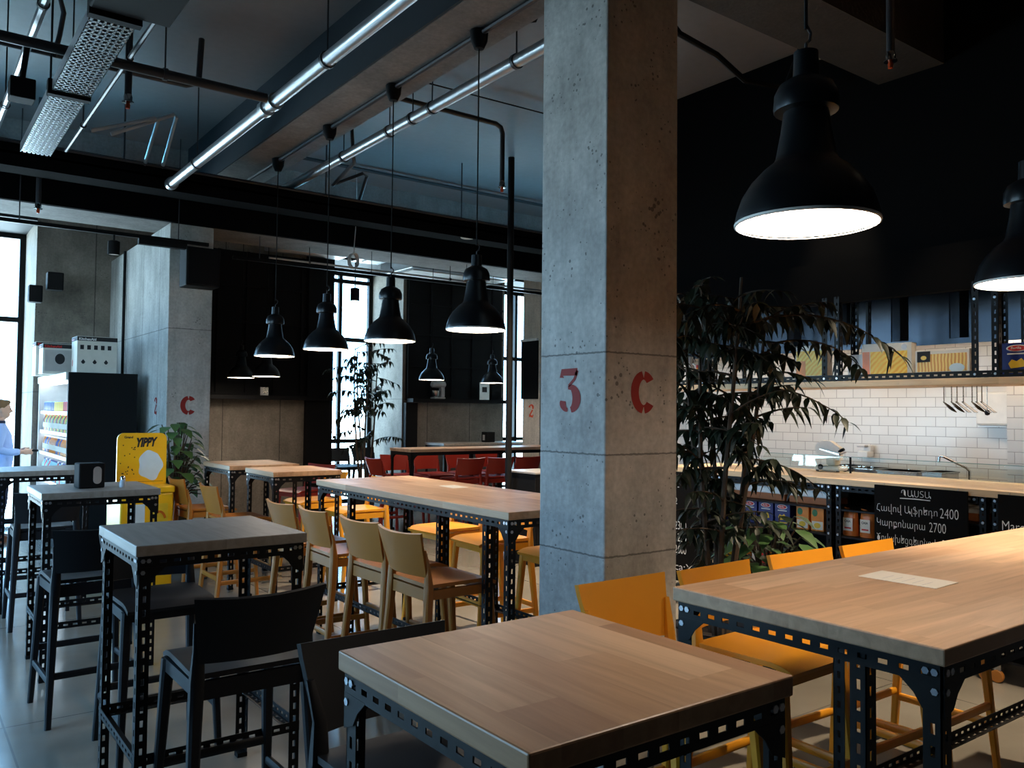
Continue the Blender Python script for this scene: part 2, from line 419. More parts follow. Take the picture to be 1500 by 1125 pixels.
def stencil(ch, h, mat, parent, o, xd, n):
    mb = MB(); yd = (0, 0, h); xd = tuple(c * h * 1.28 for c in xd); n = tuple(c * .0015 for c in n)
    if ch == 'C':
        for a0, a1 in ((42, 86), (94, 266), (274, 318)):
            p = arc(.33, .5, .225, .40, a0, a1); ribbon(mb, p, [.20] * len(p), o, xd, yd, n)
    elif ch == '3':
        ribbon(mb, [(.06, .80), (.07, .93), (.5, .93)], [.09, .12, .13], o, xd, yd, n, 1.4)
        ribbon(mb, [(.5, .96), (.42, .76), (.26, .6)], [.05, .05, .05], o, xd, yd, n, 1.4)
        p = [(.24, .56)] + arc(.3, .30, .18, .27, 80, -84, 14); ribbon(mb, p, [.06] + [.1 + .07 * math.sin(PI * i / 14) for i in range(15)], o, xd, yd, n, 1.35)
        p = arc(.22, .2, .13, .17, 275, 165, 8); ribbon(mb, p, [.07, .08, .09, .1, .11, .13, .14, .14, .12], o, xd, yd, n, 1.3)
    else:
        p = arc(.3, .72, .17, .2, 175, -30, 12); ribbon(mb, p, [.12, .13, .1, .07, .07, .08, .1, .12, .13, .13, .12, .1, .09], o, xd, yd, n, 1.4)
        ribbon(mb, [(.43, .56), (.3, .36), (.13, .14)], [.09, .08, .06], o, xd, yd, n, 1.5)
        ribbon(mb, [(.1, .09), (.25, .12), (.42, .05), (.5, .2)], [.08, .13, .11, .05], o, xd, yd, n, 1.4)
    return mb.build('painted_numeral' if ch != 'C' else 'painted_letter', mat, parent)

# ------------------------------------------------------------------ setting
XL, XR, YB, YF, ZC = -2.3, 11.4, -3.0, 12.1, 4.35
struct('floor', MB().box(XL - .3, YB, -.1, XR + .3, 13.4, 0), M['floor'])
struct('ceiling', MB().box(XL - .3, YB, ZC, XR + .3, 13.4, ZC + .2), M['ceil'])
W1, W2, W3 = (-1.2, 1.44), (5.48, 6.74), (8.8, 11.0)
ZT = 3.98
wf = MB()
wf.box(W1[0] - 1.4, YF, 0, W1[0], 13.3, ZC)
struct('wall_far_left', wf, M['concw'])
mb = MB().box(W1[1], YF, 0, W2[0], 13.3, ZC); struct('wall_far', mb, M['concw'])
mb = MB().box(W2[1], YF, 0, W3[0], 13.3, ZC); struct('wall_far_middle', mb, M['concw'])
mb = MB().box(W3[1], YF, 0, XR + .3, 13.3, ZC); struct('wall_far_right', mb, M['concw'])
for nm, w in (('trim_1', W1), ('trim_2', W2), ('trim_3', W3)):
    struct(nm, MB().box(w[0], YF, ZT, w[1], 13.3, ZC), M['darkwall'])
def window(nm, x0, x1, y, z0, z1, bars_z, bars_x, t=.07):
    w = thing(nm, None, None); del_ = None
    f = MB()
    f.box(x0, y, z0, x0 + t, y + .08, z1); f.box(x1 - t, y, z0, x1, y + .08, z1)
    f.box(x0 + t, y, z0, x1 - t, y + .08, z0 + t); f.box(x0 + t, y, z1 - t, x1 - t, y + .08, z1)
    for z in bars_z: f.box(x0 + t, y, z - .035, x1 - t, y + .08, z + .035)
    for x in bars_x: f.box(x - .03, y + .005, z0 + t, x + .03, y + .075, z1 - t)
    w['kind'] = 'structure'
    f.build('window_frame', M['black'], w)
    MB().box(x0 + t, y + .035, z0 + t, x1 - t, y + .042, z1 - t).build('window_pane', M['glass'], w)
    return w
window('window_1', *W1, 13.2, 0.02, ZT, (2.8,), (0.1,))
window('window_2', *W2, 13.2, 0.02, ZT, (1.08, 2.82, 3.82), (6.14,))
window('window_3', *W3, 13.2, 0.02, ZT, (1.08, 2.65), (9.9,))
# daylight facade on the left of the camera
wl = MB(); ys = [(3.4, 6.2), (7.0, 10.4)]
wl.box(XL - .3, YB, 0, XL, YF, .3); wl.box(XL - .3, YB, 3.0, XL, YF, ZC)
yy = YB
for a, b in ys + [(YF, YF)]:
    if a > yy: wl.box(XL - .3, yy, .3, XL, a, 3.0)
    yy = b
struct('wall_left', wl, M['darkwall'])
for i, (a, b) in enumerate(ys):
    w = thing('window_%d' % (4 + i), None, None); w['kind'] = 'structure'
    f = MB(); f.box(XL - .2, a, .3, XL - .12, a + .07, 3.0); f.box(XL - .2, b - .07, .3, XL - .12, b, 3.0)
    f.box(XL - .2, a, .3, XL - .12, b, .37); f.box(XL - .2, a, 2.93, XL - .12, b, 3.0); f.box(XL - .2, a, 2.2, XL - .12, b, 2.27)
    f.box(XL - .2, (a + b) / 2 - .03, .3, XL - .12, (a + b) / 2 + .03, 3.0)
    f.build('window_frame', M['black'], w)
    MB().box(XL - .17, a, .37, XL - .16, b, 2.93).build('window_pane', M['glass'], w)
struct('wall_back', MB().box(XL - .3, YB - .2, 0, XR + .3, YB, ZC), M['darkwall'])
struct('wall_right', MB().box(XR, YB, 0, XR + .3, YF, ZC), M['darkwall'])
struct('wall_kitchen', MB().box(7.2, YB, 0, 7.4, 6.6, 3.2), M['tile'])
struct('trim_4', MB().box(6.62, YB, 0, 7.2, 2.78, 3.2), M['tile'])           # tiled pier at the kitchen's end
struct('wall_kitchen_upper', MB().box(5.45, YB, 2.62, 5.55, 5.2, ZC), M['bulkhead'])
# dark grid panelling on the upper far walls with a ledge
for nm, x0, x1, zz in (('trim_5', 2.85, 5.40, 1.78), ('trim_6', 6.80, 8.72, 1.78)):
    g = MB(); g.box(x0, YF - .05, zz, x1, YF, 3.9)
    x = x0
    while x < x1: g.box(x, YF - .08, zz + .04, x + .04, YF - .05, 3.9); x += .42
    z = zz + .04
    while z < 3.9: g.box(x0, YF - .075, z, x1, YF - .05, z + .035); z += .52
    g.box(x0, YF - .26, zz - .03, x1, YF - .05, zz + .03)
    struct(nm, g, M['blackmat'])
struct('trim_7', MB().box(5.05, YF - .12, 0, 5.46, YF - .002, 3.98), M['blackmat'])
struct('trim_8', MB().box(6.76, YF - .1, 0, 6.98, YF - .002, 1.74), M['blackmat'])
# beams
struct('concrete_beam', MB().box(2.47, YB, 3.86, 2.92, 9.16, ZC), M['beam'])
M['beamside'] = plain('shaded_beam_side', srgb(40, 48, 56), .7)
struct('beam_side_shade', MB().box(2.455, 3.12, 3.865, 2.469, 9.09, ZC), M['beamside'])  # dark sheet added to put the beam side's shade into colour
struct('concrete_beam', MB().box(XL, 9.16, 3.56, XR, 9.81, ZC), M['beam'])
struct('beam_front_shade', MB().box(XL, 9.10, 3.56, XR, 9.158, 3.96), M['bulkhead'])  # black sheet added to darken the beam's unlit front
struct('concrete_beam', MB().box(XL, 2.65, 3.95, 2.47, 3.1, ZC), M['beamd'])
struct('concrete_beam', MB().box(2.92, 2.65, 3.9, 5.45, 3.1, ZC), M['beamd'])

struct('added_ground_outside', MB().box(-40, YB, -.12, XL - .31, 13.2, -.02), M['darkground'])  # unseen dark ground, added to block light from below at the left windows
# ------------------------------------------------------------------ columns
t = thing('concrete_column', 'tall grey concrete column stencilled with a red 3 and C', 'column', (2.47, 2.65, 0))
cm = MB().cbox(0, 0, 0, .45, .45, 3.86, .008).build('shaft', M['conc'], t)
stencil('3', .19, M['stencil'], t, (0, .305, 1.608), (0, -1, 0), (-1, 0, 0))
stencil('C', .19, M['stencil'], t, (.15, 0, 1.600), (1, 0, 0), (0, -1, 0))
t = thing('concrete_column', 'long concrete wall pier stencilled with 2 and C beside the drinks cooler', 'column', (2.31, 9.16, 0))
MB().cbox(0, .0, 0, .45, 2.93, 3.56, .008).build('shaft', M['concp'], t)
stencil('2', .19, M['stencil'], t, (0, .5, 1.54), (0, -1, 0), (-1, 0, 0))
stencil('C', .2, M['stencil'], t, (.14, 0, 1.54), (1, 0, 0), (0, -1, 0))
t.children[0].location = (0, 0, 0)
t = thing('concrete_column', 'distant concrete column with an orange stencilled 2 behind the red stools', 'column', (8.43, 10.6, 0))
M['concl'] = concrete('lit_concrete', srgb(196, 186, 172), srgb(224, 214, 200))  # lighter copy of the concrete holding the column's warm light in its colour
MB().cbox(0, 0, 0, .45, .45, ZC, .008).build('shaft', M['concl'], t)
stencil('2', .22, M['stencil2'], t, (0, .30, 1.52), (0, -1, 0), (-1, 0, 0))
b = thing('notice_board', 'black board hung on the distant column above its orange 2', 'board', (8.43, 10.6, 1.82))
MB().box(-.03, .03, 0, -.004, .46, .95).build('board_panel', M['blackmat'], b)
MB().box(-.045, .03, .95, -.004, .46, .99).build('lit_top_edge', M['white'], b)  # white strip stands for lamplight on the board's upper edge

# ------------------------------------------------------------------ tables
def angle_leg(t, x, y, sx, sy, h, slot=True, bolts=True):
    """slotted angle-iron leg at corner (x,y); flanges run towards sx, sy"""
    leg = MB().angle((x, y, .02), (0, 0, 1), (sx, 0, 0), (0, sy, 0), h - .02, .042, slot).build('leg', M['black'], t)
    MB().box(min(x, x + sx * .045), min(y, y + sy * .045), 0, max(x, x + sx * .045), max(y, y + sy * .045), .02).build('foot', M['blackmat'], leg)
    if bolts:
        for (bx, by, bz, n) in ((x + sx * .012, y, h - .018, 'y'), (x + sx * .032, y, h - .018, 'y'), (x + sx * .012, y, h - .06, 'y'),
                                (x, y + sy * .012, h - .018, 'x'), (x, y + sy * .032, h - .018, 'x'), (x, y + sy * .012, h - .06, 'x')):
            d = V((0, -sy * .009, 0)) if n == 'y' else V((-sx * .009, 0, 0))
            MB().tube([V((bx, by, bz)), V((bx, by, bz)) + d], .0085, 6).build('bolt', M['bolt'], leg)
    return leg
def table(label, x0, y0, x1, y1, top, topmat, group, H_=1.10, slot=True, bolts=True, extra=(), thick=.04, cross=True, low=.3, name='bar_table'):
    cx, cy = (x0 + x1) / 2, (y0 + y1) / 2; hx, hy = (x1 - x0) / 2, (y1 - y0) / 2
    t = thing(name, label, 'table', (cx, cy, 0), 0, group)
    MB().cbox(-hx, -hy, H_ - thick, hx, hy, H_, .004).build('tabletop', topmat, t)
    a, b, h = hx - .015, hy - .015, H_ - thick
    for sx in (-1, 1):
        for sy in (-1, 1):
            angle_leg(t, sx * a, sy * b, -sx, -sy, h, slot, bolts)
            g = MB()
            g.prism([(0, 0), (.095, 0), (.06, -.03), (.04, -.06), (0, -.075)], (sx * a, sy * (b + .0035), h - .042), (-sx, 0, 0), (0, 0, 1), (0, sy * .003, 0))
            g.prism([(0, 0), (.095, 0), (.06, -.03), (.04, -.06), (0, -.075)], (sx * (a + .0035), sy * b, h - .042), (0, -sy, 0), (0, 0, 1), (sx * .003, 0, 0))
            g.build('gusset', M['black'], t)
    for sy in (-1, 1):
        MB().flange((-a, sy * (b + .003), h - .045), (1, 0, 0), (0, 0, 1), (0, sy, 0), 2 * a, .045, .003, slot).flange((-a, sy * b, h - .004), (1, 0, 0), (0, -sy, 0), (0, 0, 1), 2 * a, .04, .003, False).build('apron_rail', M['black'], t)
        if cross: MB().angle((-a, sy * (b + .001), low), (1, 0, 0), (0, 0, 1), (0, -sy, 0), 2 * a, .04, slot).build('lower_rail', M['black'], t)
    for sx in (-1, 1):
        MB().flange((sx * (a + .003), -b, h - .045), (0, 1, 0), (0, 0, 1), (sx, 0, 0), 2 * b, .045, .003, slot).build('apron_rail', M['black'], t)
        if cross: MB().angle((sx * (a + .001), -b, low), (0, 1, 0), (0, 0, 1), (-sx, 0, 0), 2 * b, .04, slot).build('lower_rail', M['black'], t)
    for (ex, ey, sx, sy) in extra:
        angle_leg(t, ex - cx, ey - cy, sx, sy, h, slot, False)
    return t
sq = 'square dark topped bar tables along the left'
table('square pale wooden bar table nearest the camera with the charcoal stool behind it', .765, .98, 1.41, 1.63, 1, M['oaky'], None)
table('square grey-brown topped bar table with a dark stool back in front of it', .73, 3.26, 1.385, 3.93, 1, M['oakd'], sq)
table('square grey topped bar table carrying the black napkin dispenser and salt shaker', .72, 5.55, 1.38, 6.20, 1, M['oakd'], sq)
table('farthest square dark bar table standing beside the lit drinks cooler', .68, 7.56, 1.34, 8.22, 1, M['oakd'], sq)
table('long wooden bar table right of the near column with a menu sheet on it', 1.835, .90, 4.3, 1.68, 1, M['oak'], None,
      extra=((1.85, 1.09, 1, 1), (2.62, .915, 1, 1), (2.62, 1.665, 1, -1), (3.5, .915, 1, 1)))
table('long wooden bar table lined with ochre stools behind the near column', 2.49, 3.37, 3.26, 5.72, 1, M['oaky'], None,
      extra=((2.505, 3.58, 1, 1), (2.505, 5.19, 1, 1), (3.245, 4.5, -1, 1), (2.86, 4.62, 1, 1), (2.86, 4.5, -1, 1)))
table('small pale bar table just beyond the long ochre-stool table', 2.48, 6.54, 3.08, 7.20, 1, M['oaky'], 'two small pale bar tables in a row')
table('small pale bar table next to the potted broad-leaved plant', 2.43, 7.46, 3.08, 8.24, 1, M['oaky'], 'two small pale bar tables in a row')
table('long pale bar table at the far end surrounded by red stools', 5.5, 9.62, 8.3, 10.2, 1, M['oak'], None, slot=False, bolts=False, extra=((6.46, 9.64, 1, 1), (6.94, 9.64, 1, 1)))
table('dark narrow bar table against the far wall with a napkin dispenser', 7.0, 11.2, 8.7, 11.8, 1, M['oakd'], None, slot=False, bolts=False)

# ------------------------------------------------------------------ stools
def make_stool(label, mat, group):
    t = thing('bar_stool', label, 'bar stool', (0, 0, 0), 0, group)
    # seat, front is +y
    g = []
    for i in range(11):
        y = -.205 + .42 * i / 10; row = []
        for j in range(11):
            u = -1 + 2 * j / 10
            hw = .205 - .012 * (i / 10)
            z = .705 - .012 * (1 - u * u) * math.sin(PI * min(1, i / 9)) - (.022 * ((i - 8) / 2) ** 2 if i > 8 else 0)
            row.append((u * hw, y, z))
        g.append(row)
    MB().shell([r[::-1] for r in g][::1], -.018).build('seat', mat, t)
    ap = MB()
    ap.box(-.19, .165, .645, .19, .19, .692); ap.box(-.19, -.205, .635, .19, -.18, .695)
    ap.box(-.2, -.19, .645, -.175, .18, .692); ap.box(.175, -.19, .645, .2, .18, .692)
    ap.build('seat_frame', mat, t)
    # backrest: curved shell, wider at the top
    g = []
    for i in range(9):
        s = i / 8; z = .765 + .215 * s; row = []
        hw = .188 + .034 * s
        for j in range(13):
            u = -1 + 2 * j / 12
            y = -.200 - .058 * s - .036 * (1 - u * u)
            zz = z + (.010 * (u * u) if i == 8 else 0)
            row.append((u * hw, y, zz))
        g.append(row)
    MB().shell(g, .016).build('backrest', mat, t)
    for sx in (-1, 1):
        # rear leg and back upright in one piece
        P = [(sx * .222, -.258, 0), (sx * .198, -.206, .55), (sx * .192, -.198, .70), (sx * .189, -.203, .80), (sx * .205, -.232, .90)]
        W = [(.030, .030), (.042, .042), (.046, .044), (.036, .022), (.02, .012)]
        sweep(P, W).build('leg', mat, t)
        P = [(sx * .215, .232, 0), (sx * .19, .178, .62), (sx * .186, .172, .69)]
        sweep(P, [(.028, .028), (.042, .040), (.044, .042)]).build('leg', mat, t)
    zf = .27
    def lp(sx, sy, z):
        a = (.222, .258, 0) if sy < 0 else (.215, .232, 0); b = (.198, .206, .55) if sy < 0 else (.19, .178, .62)
        k = z / b[2]; return V((sx * (a[0] + (b[0] - a[0]) * k), sy * (a[1] + (b[1] - a[1]) * k), z))
    for p, q in ((lp(-1, 1, .30), lp(1, 1, .30)), (lp(-1, -1, .25), lp(1, -1, .25)), (lp(-1, -1, .22), lp(-1, 1, .22)), (lp(1, -1, .22), lp(1, 1, .22))):
        sweep([p, q], [(.022, .034), (.022, .034)]).build('footrest', mat, t)
    return t
def sweep(P, W):
    """rectangular-section bar through P with (width,depth) W, slightly rounded"""
    P = [V(p) for p in P]; m = len(P); vs = []; fs = []
    prof = [(-.5, -.3), (-.3, -.5), (.3, -.5), (.5, -.3), (.5, .3), (.3, .5), (-.3, .5), (-.5, .3)]
    for i, p in enumerate(P):
        d = (P[min(i + 1, m - 1)] - P[max(i - 1, 0)]).normalized()
        if abs(d.z) > .7: a = V((1, 0, 0)); b = V((0, 1, 0))
        else: b = V((0, 0, 1)); a = d.cross(b).normalized()
        for x, y in prof: vs.append(p + a * x * W[i][0] + b * y * W[i][1])
    n = 8
    for i in range(m - 1):
        for k in range(n):
            q = (k + 1) % n; fs.append((i * n + k, i * n + q, (i + 1) * n + q, (i + 1) * n + k))
    mb = MB(); mb.add(vs, fs, True)
    mb.add(vs[:n], [tuple(range(n))[::-1]]); mb.add(vs[-n:], [tuple(range(n))])
    return mb
E_, W_, N_, S_ = -PI / 2, PI / 2, 0, PI       # stool faces +x, -x, +y, -y
proto = {}
def stools(kind, mat, rows, group):
    for k, (x, y, rz, lab) in enumerate(rows):
        if kind not in proto:
            proto[kind] = make_stool(lab, mat, group); o = proto[kind]
            o.location = (x, y, 0); o.rotation_euler = (0, 0, rz)
        else:
            dup(proto[kind], (x, y, 0), rz, lab, group)
stools('ochre', M['ochre'], [
    (2.41, 3.86, E_, 'ochre bar stool nearest the column on the near side of the long table'),
    (2.42, 4.36, E_ + .04, 'ochre bar stool second from the column on the near side of the long table'),
    (2.40, 4.95, E_ - .03, 'ochre bar stool third from the column on the near side of the long table'),
    (2.38, 5.45, E_ + .02, 'ochre bar stool at the far end of the long table\'s near side'),
    (2.36, 6.95, E_, 'ochre bar stool with its back to the dark tables at the nearer small pale table'),
    (2.33, 7.80, E_ + .03, 'ochre bar stool beside the yellow freezer sign and the potted plant'),
], 'ochre bar stools')
stools('yellow', M['yel'], [
    (2.20, 2.00, S_, 'yellow bar stool between the near square table and the column'),
    (2.72, 1.99, S_ + .03, 'yellow bar stool whose seat shows under the right long table'),
    (3.30, 2.0, S_ - .04, 'yellow bar stool whose back shows above the right table below the pasta cartons'),
    (3.82, 1.98, S_, 'yellow bar stool in front of the biggest chalkboard'),
    (3.42, 6.95, W_, 'yellow bar stool beyond the far corner of the ochre-stool table'),
    (3.46, 5.50, W_ + .08, 'yellow bar stool across the long table whose slotted back shows below its middle'),
    (3.44, 4.86, W_ - .05, 'yellow bar stool across the long table next to the double legs'),
    (3.50, 4.15, W_, 'yellow bar stool across the long table half hidden by the column'),
    (3.40, 7.9, W_ + .05, 'yellow bar stool on the far side of the small table by the plant'),
], 'yellow bar stools')
stools('dark', M['dark'], [
    (1.03, 3.06, N_, 'charcoal bar stool with its back to the camera at the grey-brown square table'),
    (1.10, 1.84, S_, 'charcoal bar stool facing the nearest square table'),
    (.88, 5.02, N_ + .05, 'charcoal bar stool under the table with the napkin dispenser'),
    (1.06, 4.22, S_, 'charcoal bar stool hidden behind the grey-brown square table'),
    (.95, 7.2, N_, 'charcoal bar stool at the farthest square table'),
    (5.93, 12.55, S_, 'charcoal bar stool at the bright far window nearest its dark post'),
    (6.42, 12.55, S_ + .1, 'charcoal bar stool at the bright far window behind the ficus'),
], 'charcoal bar stools')
stools('red', M['red'], [
    (6.24, 9.56, N_, 'red bar stool seen from behind left of its neighbour at the far table'),
    (6.72, 9.54, N_, 'red bar stool seen from behind right of its neighbour at the far table'),
    (7.2, 9.55, N_, 'red bar stool behind the black pole at the far table'),
    (5.78, 10.32, S_, 'red bar stool on the window side of the far table by the ficus'),
    (6.3, 10.34, S_, 'red bar stool facing us across the far table second from the ficus'),
    (6.86, 10.33, S_, 'red bar stool facing us across the far table third from the ficus'),
    (7.4, 10.33, S_, 'red bar stool facing us across the far table farthest from the ficus'),
    (5.36, 9.9, E_, 'red bar stool at the head of the far table'),
    (3.74, 8.95, W_ + .3, 'red bar stool standing alone beyond the two small pale tables'),
], 'red bar stools')

# ------------------------------------------------------------------ pendants
def make_pendant(label, group, cord):
    t = thing('pendant_lamp', label, 'pendant lamp', (0, 0, 0), 0, group)   # origin: centre of the rim
    out = [(.175, 0), (.1755, .008), (.170, .035), (.158, .07), (.136, .105), (.105, .138), (.080, .158), (.074, .17), (.062, .235), (.055, .29)]
    prof = out + [(r - .004, z - .004) for r, z in out[::-1] if z > .05] + [(.170, .001)]
    MB().lathe(prof, 36).build('shade', M['lampblk'], t)
    MB().lathe([(.172, -.002), (.1765, 0), (.1765, .006), (.172, .006), (.172, -.002)], 36).build('rim', M['lampwht'], t)
    MB().lathe([(.168, .0115), (.160, .040), (.130, .07)], 32).build('reflector', M['lampwht'], t)
    MB().disc((0, 0, .004), .1715, 36).build('diffuser', M['lampem'], t)
    MB().lathe([(.056, .285), (.078, .288), (.08, .30), (.078, .33), (.066, .355), (.042, .37), (.032, .375), (.03, .44), (.0, .445)], 24).build('cap', M['lampblk'], t)
    MB().tube([(0, 0, .44), (0, 0, .462), (.016, 0, .475), (.02, 0, .495), (0, 0, .512)], .004, 6).build('hook', M['pipe'], t)
    MB().tube([(0, 0, .5), (.002, .001, (cord + .5) / 2), (0, 0, cord)], .0045, 6).build('cord', M['blackmat'], t)
    MB().lathe([(.0, cord - .11), (.03, cord - .105), (.05, cord - .06), (.055, cord)], 12).build('ceiling_box', M['blackmat'], t)
    return t
LZ = 2.08
p0 = make_pendant('black bell pendant lamp nearest the column in the row over the ochre stools', 'bell pendants over the long table', 3.855 - LZ)
p0.location = (2.74, 4.05, LZ)
for (y, lab) in ((5.10, 'black bell pendant lamp in front of the bright far window'), (6.15, 'black bell pendant lamp just left of the bright far window'), (7.25, 'black bell pendant lamp farthest along the row over the ochre stools')):
    dup(p0, (2.74, y, LZ), None, lab, 'bell pendants over the long table')
pr = make_pendant('large looking black pendant lamp closest to the camera over the right long table', 'bell pendants over the right table', ZC - LZ)
pr.location = (1.84, 1.24, LZ)
dup(pr, (3.26, 1.29, LZ), None, 'black pendant lamp at the edge of the view above the blue pasta carton', 'bell pendants over the right table')
for (x, y, z, lab) in ((3.78, 11.22, 2.03, 'small distant pendant lamp nearest the pier in front of the dark panelling'), (3.92, 10.65, 2.035, 'small distant pendant lamp overlapping another in front of the dark panelling'),
                       (6.02, 9.98, 2.04, 'small distant pendant lamp above the stand mixer'), (7.45, 10.55, 2.05, 'small distant pendant lamp beside the far narrow window')):
    dup(pr, (x, y, z), None, lab, 'small distant bell pendants')

# ------------------------------------------------------------------ pipes, trays, tracks under the ceiling
def pipe_thing(name, label, cat, pts, r, mat, clamps=(), hang=None, group=None, n=12):
    t = thing(name, label, cat, (0, 0, 0), 0, group)
    MB().tube(pts, r, n).build('pipe', mat, t)
    for p, d in clamps:
        p, d = V(p), V(d)
        MB().tube([p - d * .03, p + d * .03], r + .012, 14).build('coupling', M['galv'], t)
    for p in (hang or ()):
        p = V(p)
        k = MB().lathe([(r + .001, -.012), (r + .007, -.012), (r + .007, .012), (r + .001, .012), (r + .001, -.012)], 16)
        ax = (V(pts[1]) - V(pts[0])).normalized(); q = V((0, 0, 1)).rotation_difference(ax)
        k.v = [tuple(p + q @ V(v)) for v in k.v]
        k.tube([p + V((0, 0, r)), V((p.x, p.y, min(ZC, 4.35)))], .005, 6)
        k.build('hanger', M['pipe'], t)
    return t
pipe_thing('galvanised_pipe', 'galvanised pipe crossing overhead to the dark beam, left of the concrete beam', 'pipe', [(1.85, 1.5, 3.5), (1.85, 7.37, 3.5)], .04, M['galv'],
           [((1.85, 4.98, 3.5), (0, 1, 0)), ((1.85, 5.12, 3.5), (0, 1, 0)), ((1.85, 7.33, 3.5), (0, 1, 0))], [(1.85, 4.2, 3.5), (1.85, 2.2, 3.5), (1.85, 6.6, 3.5)])
pipe_thing('galvanised_pipe', 'galvanised pipe emerging from behind the column with several black couplings', 'pipe', [(2.98, -2.9, 3.72), (2.98, 7.95, 3.72)], .04, M['galv'],
           (), [(2.98, 4.0, 3.72), (2.98, 4.98, 3.72), (2.98, 5.25, 3.72), (2.98, 5.6, 3.72), (2.98, 6.4, 3.72)])
pipe_thing('branch_pipe', 'dark branch pipe crossing the ceiling at upper left into the galvanised pipe', 'pipe', [(-2.25, 4.95, 3.5), (1.79, 4.95, 3.5)], .028, M['pipe'],
           (), [(1.2, 4.95, 3.5), (.1, 4.95, 3.5), (-1.0, 4.95, 3.5)])
pipe_thing('conduit', 'thin dark conduit crossing the ceiling behind the perforated tray', 'pipe', [(-2.25, 6.1, 3.9), (1.4, 6.1, 3.9), (1.62, 6.1, 3.9), (1.72, 6.15, 3.95), (1.75, 6.2, 4.3)], .022, M['pipe'], (), [(.9, 6.1, 3.9), (-.5, 6.1, 3.9)])
pipe_thing('conduit', 'black conduit bolted along the underside of the concrete beam', 'pipe', [(2.74, -1, 3.838), (2.74, 8.2, 3.838)], .018, M['pipe'], n=8)
def drop(label, x, y, ztop, zb, bend=None):
    t = thing('sprinkler_drop', label, 'sprinkler', (0, 0, 0), 0, 'sprinkler drops')
    pts = ([V(bend), V((x, y, V(bend).z)), V((x, y, zb))] if bend else [V((x, y, ztop)), V((x, y, zb))])
    if bend:
        d = (pts[0] - pts[1]).normalized(); pts = [pts[0], pts[1] + d * .07, pts[1] + d * .02 - V((0, 0, .02)), pts[1] - V((0, 0, .07)), pts[2]]
    MB().tube(pts, .021, 10).build('pipe', M['pipe'], t)
    MB().lathe([(.0, 0), (.024, 0), (.026, .03), (.02, .05), (.0, .052)], 12, (x, y, zb - .02)).build('fitting', M['chrome'], t)
    h = MB().lathe([(.0, -.062), (.012, -.06), (.014, -.035), (.008, -.02), (.0, -.018)], 10, (x, y, zb)); h.build('bulb', M['brass'], t)
    MB().lathe([(.0, -.03), (.034, -.028), (.034, -.022), (.0, -.02)], 14, (x, y, zb + .004)).build('deflector', M['chrome'], t)
drop('dark sprinkler drop hanging between the perforated tray and the galvanised pipe', 1.1, 5.40, ZC, 3.47)
drop('dark bent sprinkler drop hanging left of the column with a red head', 4.05, 5.62, 0, 3.5, (3.05, 5.62, 4.0))
drop('dark sprinkler drop above the kitchen with a red bulb', 4.18, 2.31, ZC, 3.49)
drop('dark sprinkler drop at the left edge under the dark beam', 1.0, 8.4, ZC, 3.38)
# perforated cable tray
def tray(label, x0, x1, y0, y1, z):
    t = thing('cable_tray', label, 'cable tray', ((x0 + x1) / 2, (y0 + y1) / 2, z), 0, 'perforated cable trays')
    hx, hy = (x1 - x0) / 2, (y1 - y0) / 2; m = MB()
    nx = 7; cw = 2 * hx / nx; py = .046; y = -hy; rows = int(2 * hy / py)
    for i in range(nx + 1):
        xx = -hx + i * cw; w = cw * .62 if i not in (0, nx) else cw * .4
        m.box(max(-hx, xx - w / 2), -hy, 0, min(hx, xx + w / 2), hy, .002)
    for j in range(rows + 1):
        yy = -hy + j * py; m.box(-hx, max(-hy, yy - py * .3), 0, hx, min(hy, yy + py * .3), .002)
    m.box(-hx, -hy, 0, -hx + .002, hy, .06); m.box(hx - .002, -hy, 0, hx, hy, .06)
    m.build('perforated_base', M['galv'], t)
    MB().box(-hx - .015, -hy - .05, -.015, hx + .015, -hy, .07).build('support_bar', M['blackmat'], t)
    for sx in (-1, 1): MB().tube([(sx * hx, -hy - .025, .06), (sx * hx, -hy - .025, ZC - z)], .006, 6).build('threaded_rod', M['pipe'], t)
tray('perforated galvanised cable tray, the nearer length with many holes', .67, .862, 4.09, 5.20, 3.36)
tray('perforated galvanised cable tray, the brighter far length ending at the black tray', .667, .853, 5.27, 6.60, 3.36)
MBx = thing('junction_box', 'big black box hanging at the near end of the perforated tray', 'box', (.82, 3.82, 3.36))
MB().cbox(-.17, -.2, 0, .17, .2, .22, .01).build('box_body', M['blackmat'], MBx)
for sx in (-1, 1): MB().tube([(sx * .12, 0, .22), (sx * .12, 0, ZC - 3.36)], .008, 6).build('threaded_rod', M['pipe'], MBx)
pipe_thing('conduit', 'conduit beside the perforated tray on its right', 'pipe', [(1.02, 3.0, 3.56), (1.02, 7.1, 3.56)], .014, M['pipe'], n=8, hang=[(1.02, 5.0, 3.56), (1.02, 6.4, 3.56)])
pipe_thing('conduit', 'slanting metal conduit at the upper left corner holding a black box', 'pipe', [(.54, 3.4, 3.55), (.56, 7.3, 3.62)], .022, M['galv'], n=8, hang=[(.545, 4.6, 3.57), (.555, 6.4, 3.6)])
cb = thing('spotlight', 'black square spotlight hanging below the slanting conduit at upper left', 'spotlight', (.52, 5.15, 3.30))
MB().cbox(-.06, -.06, -.05, .06, .06, .06, .006).build('lamp_head', M['blackmat'], cb)
MB().tube([(0, 0, .06), (.02, 0, .26)], .015, 8).build('stem', M['blackmat'], cb)
pipe_thing('conduit', 'curved black conduit loop at the upper left', 'pipe', [(.3, 5.2, 3.95), (.6, 5.2, 3.95), (.70, 5.25, 3.92), (.73, 5.3, 3.85), (.72, 5.35, 3.74), (.7, 5.4, 3.62)], .014, M['pipe'], n=8)
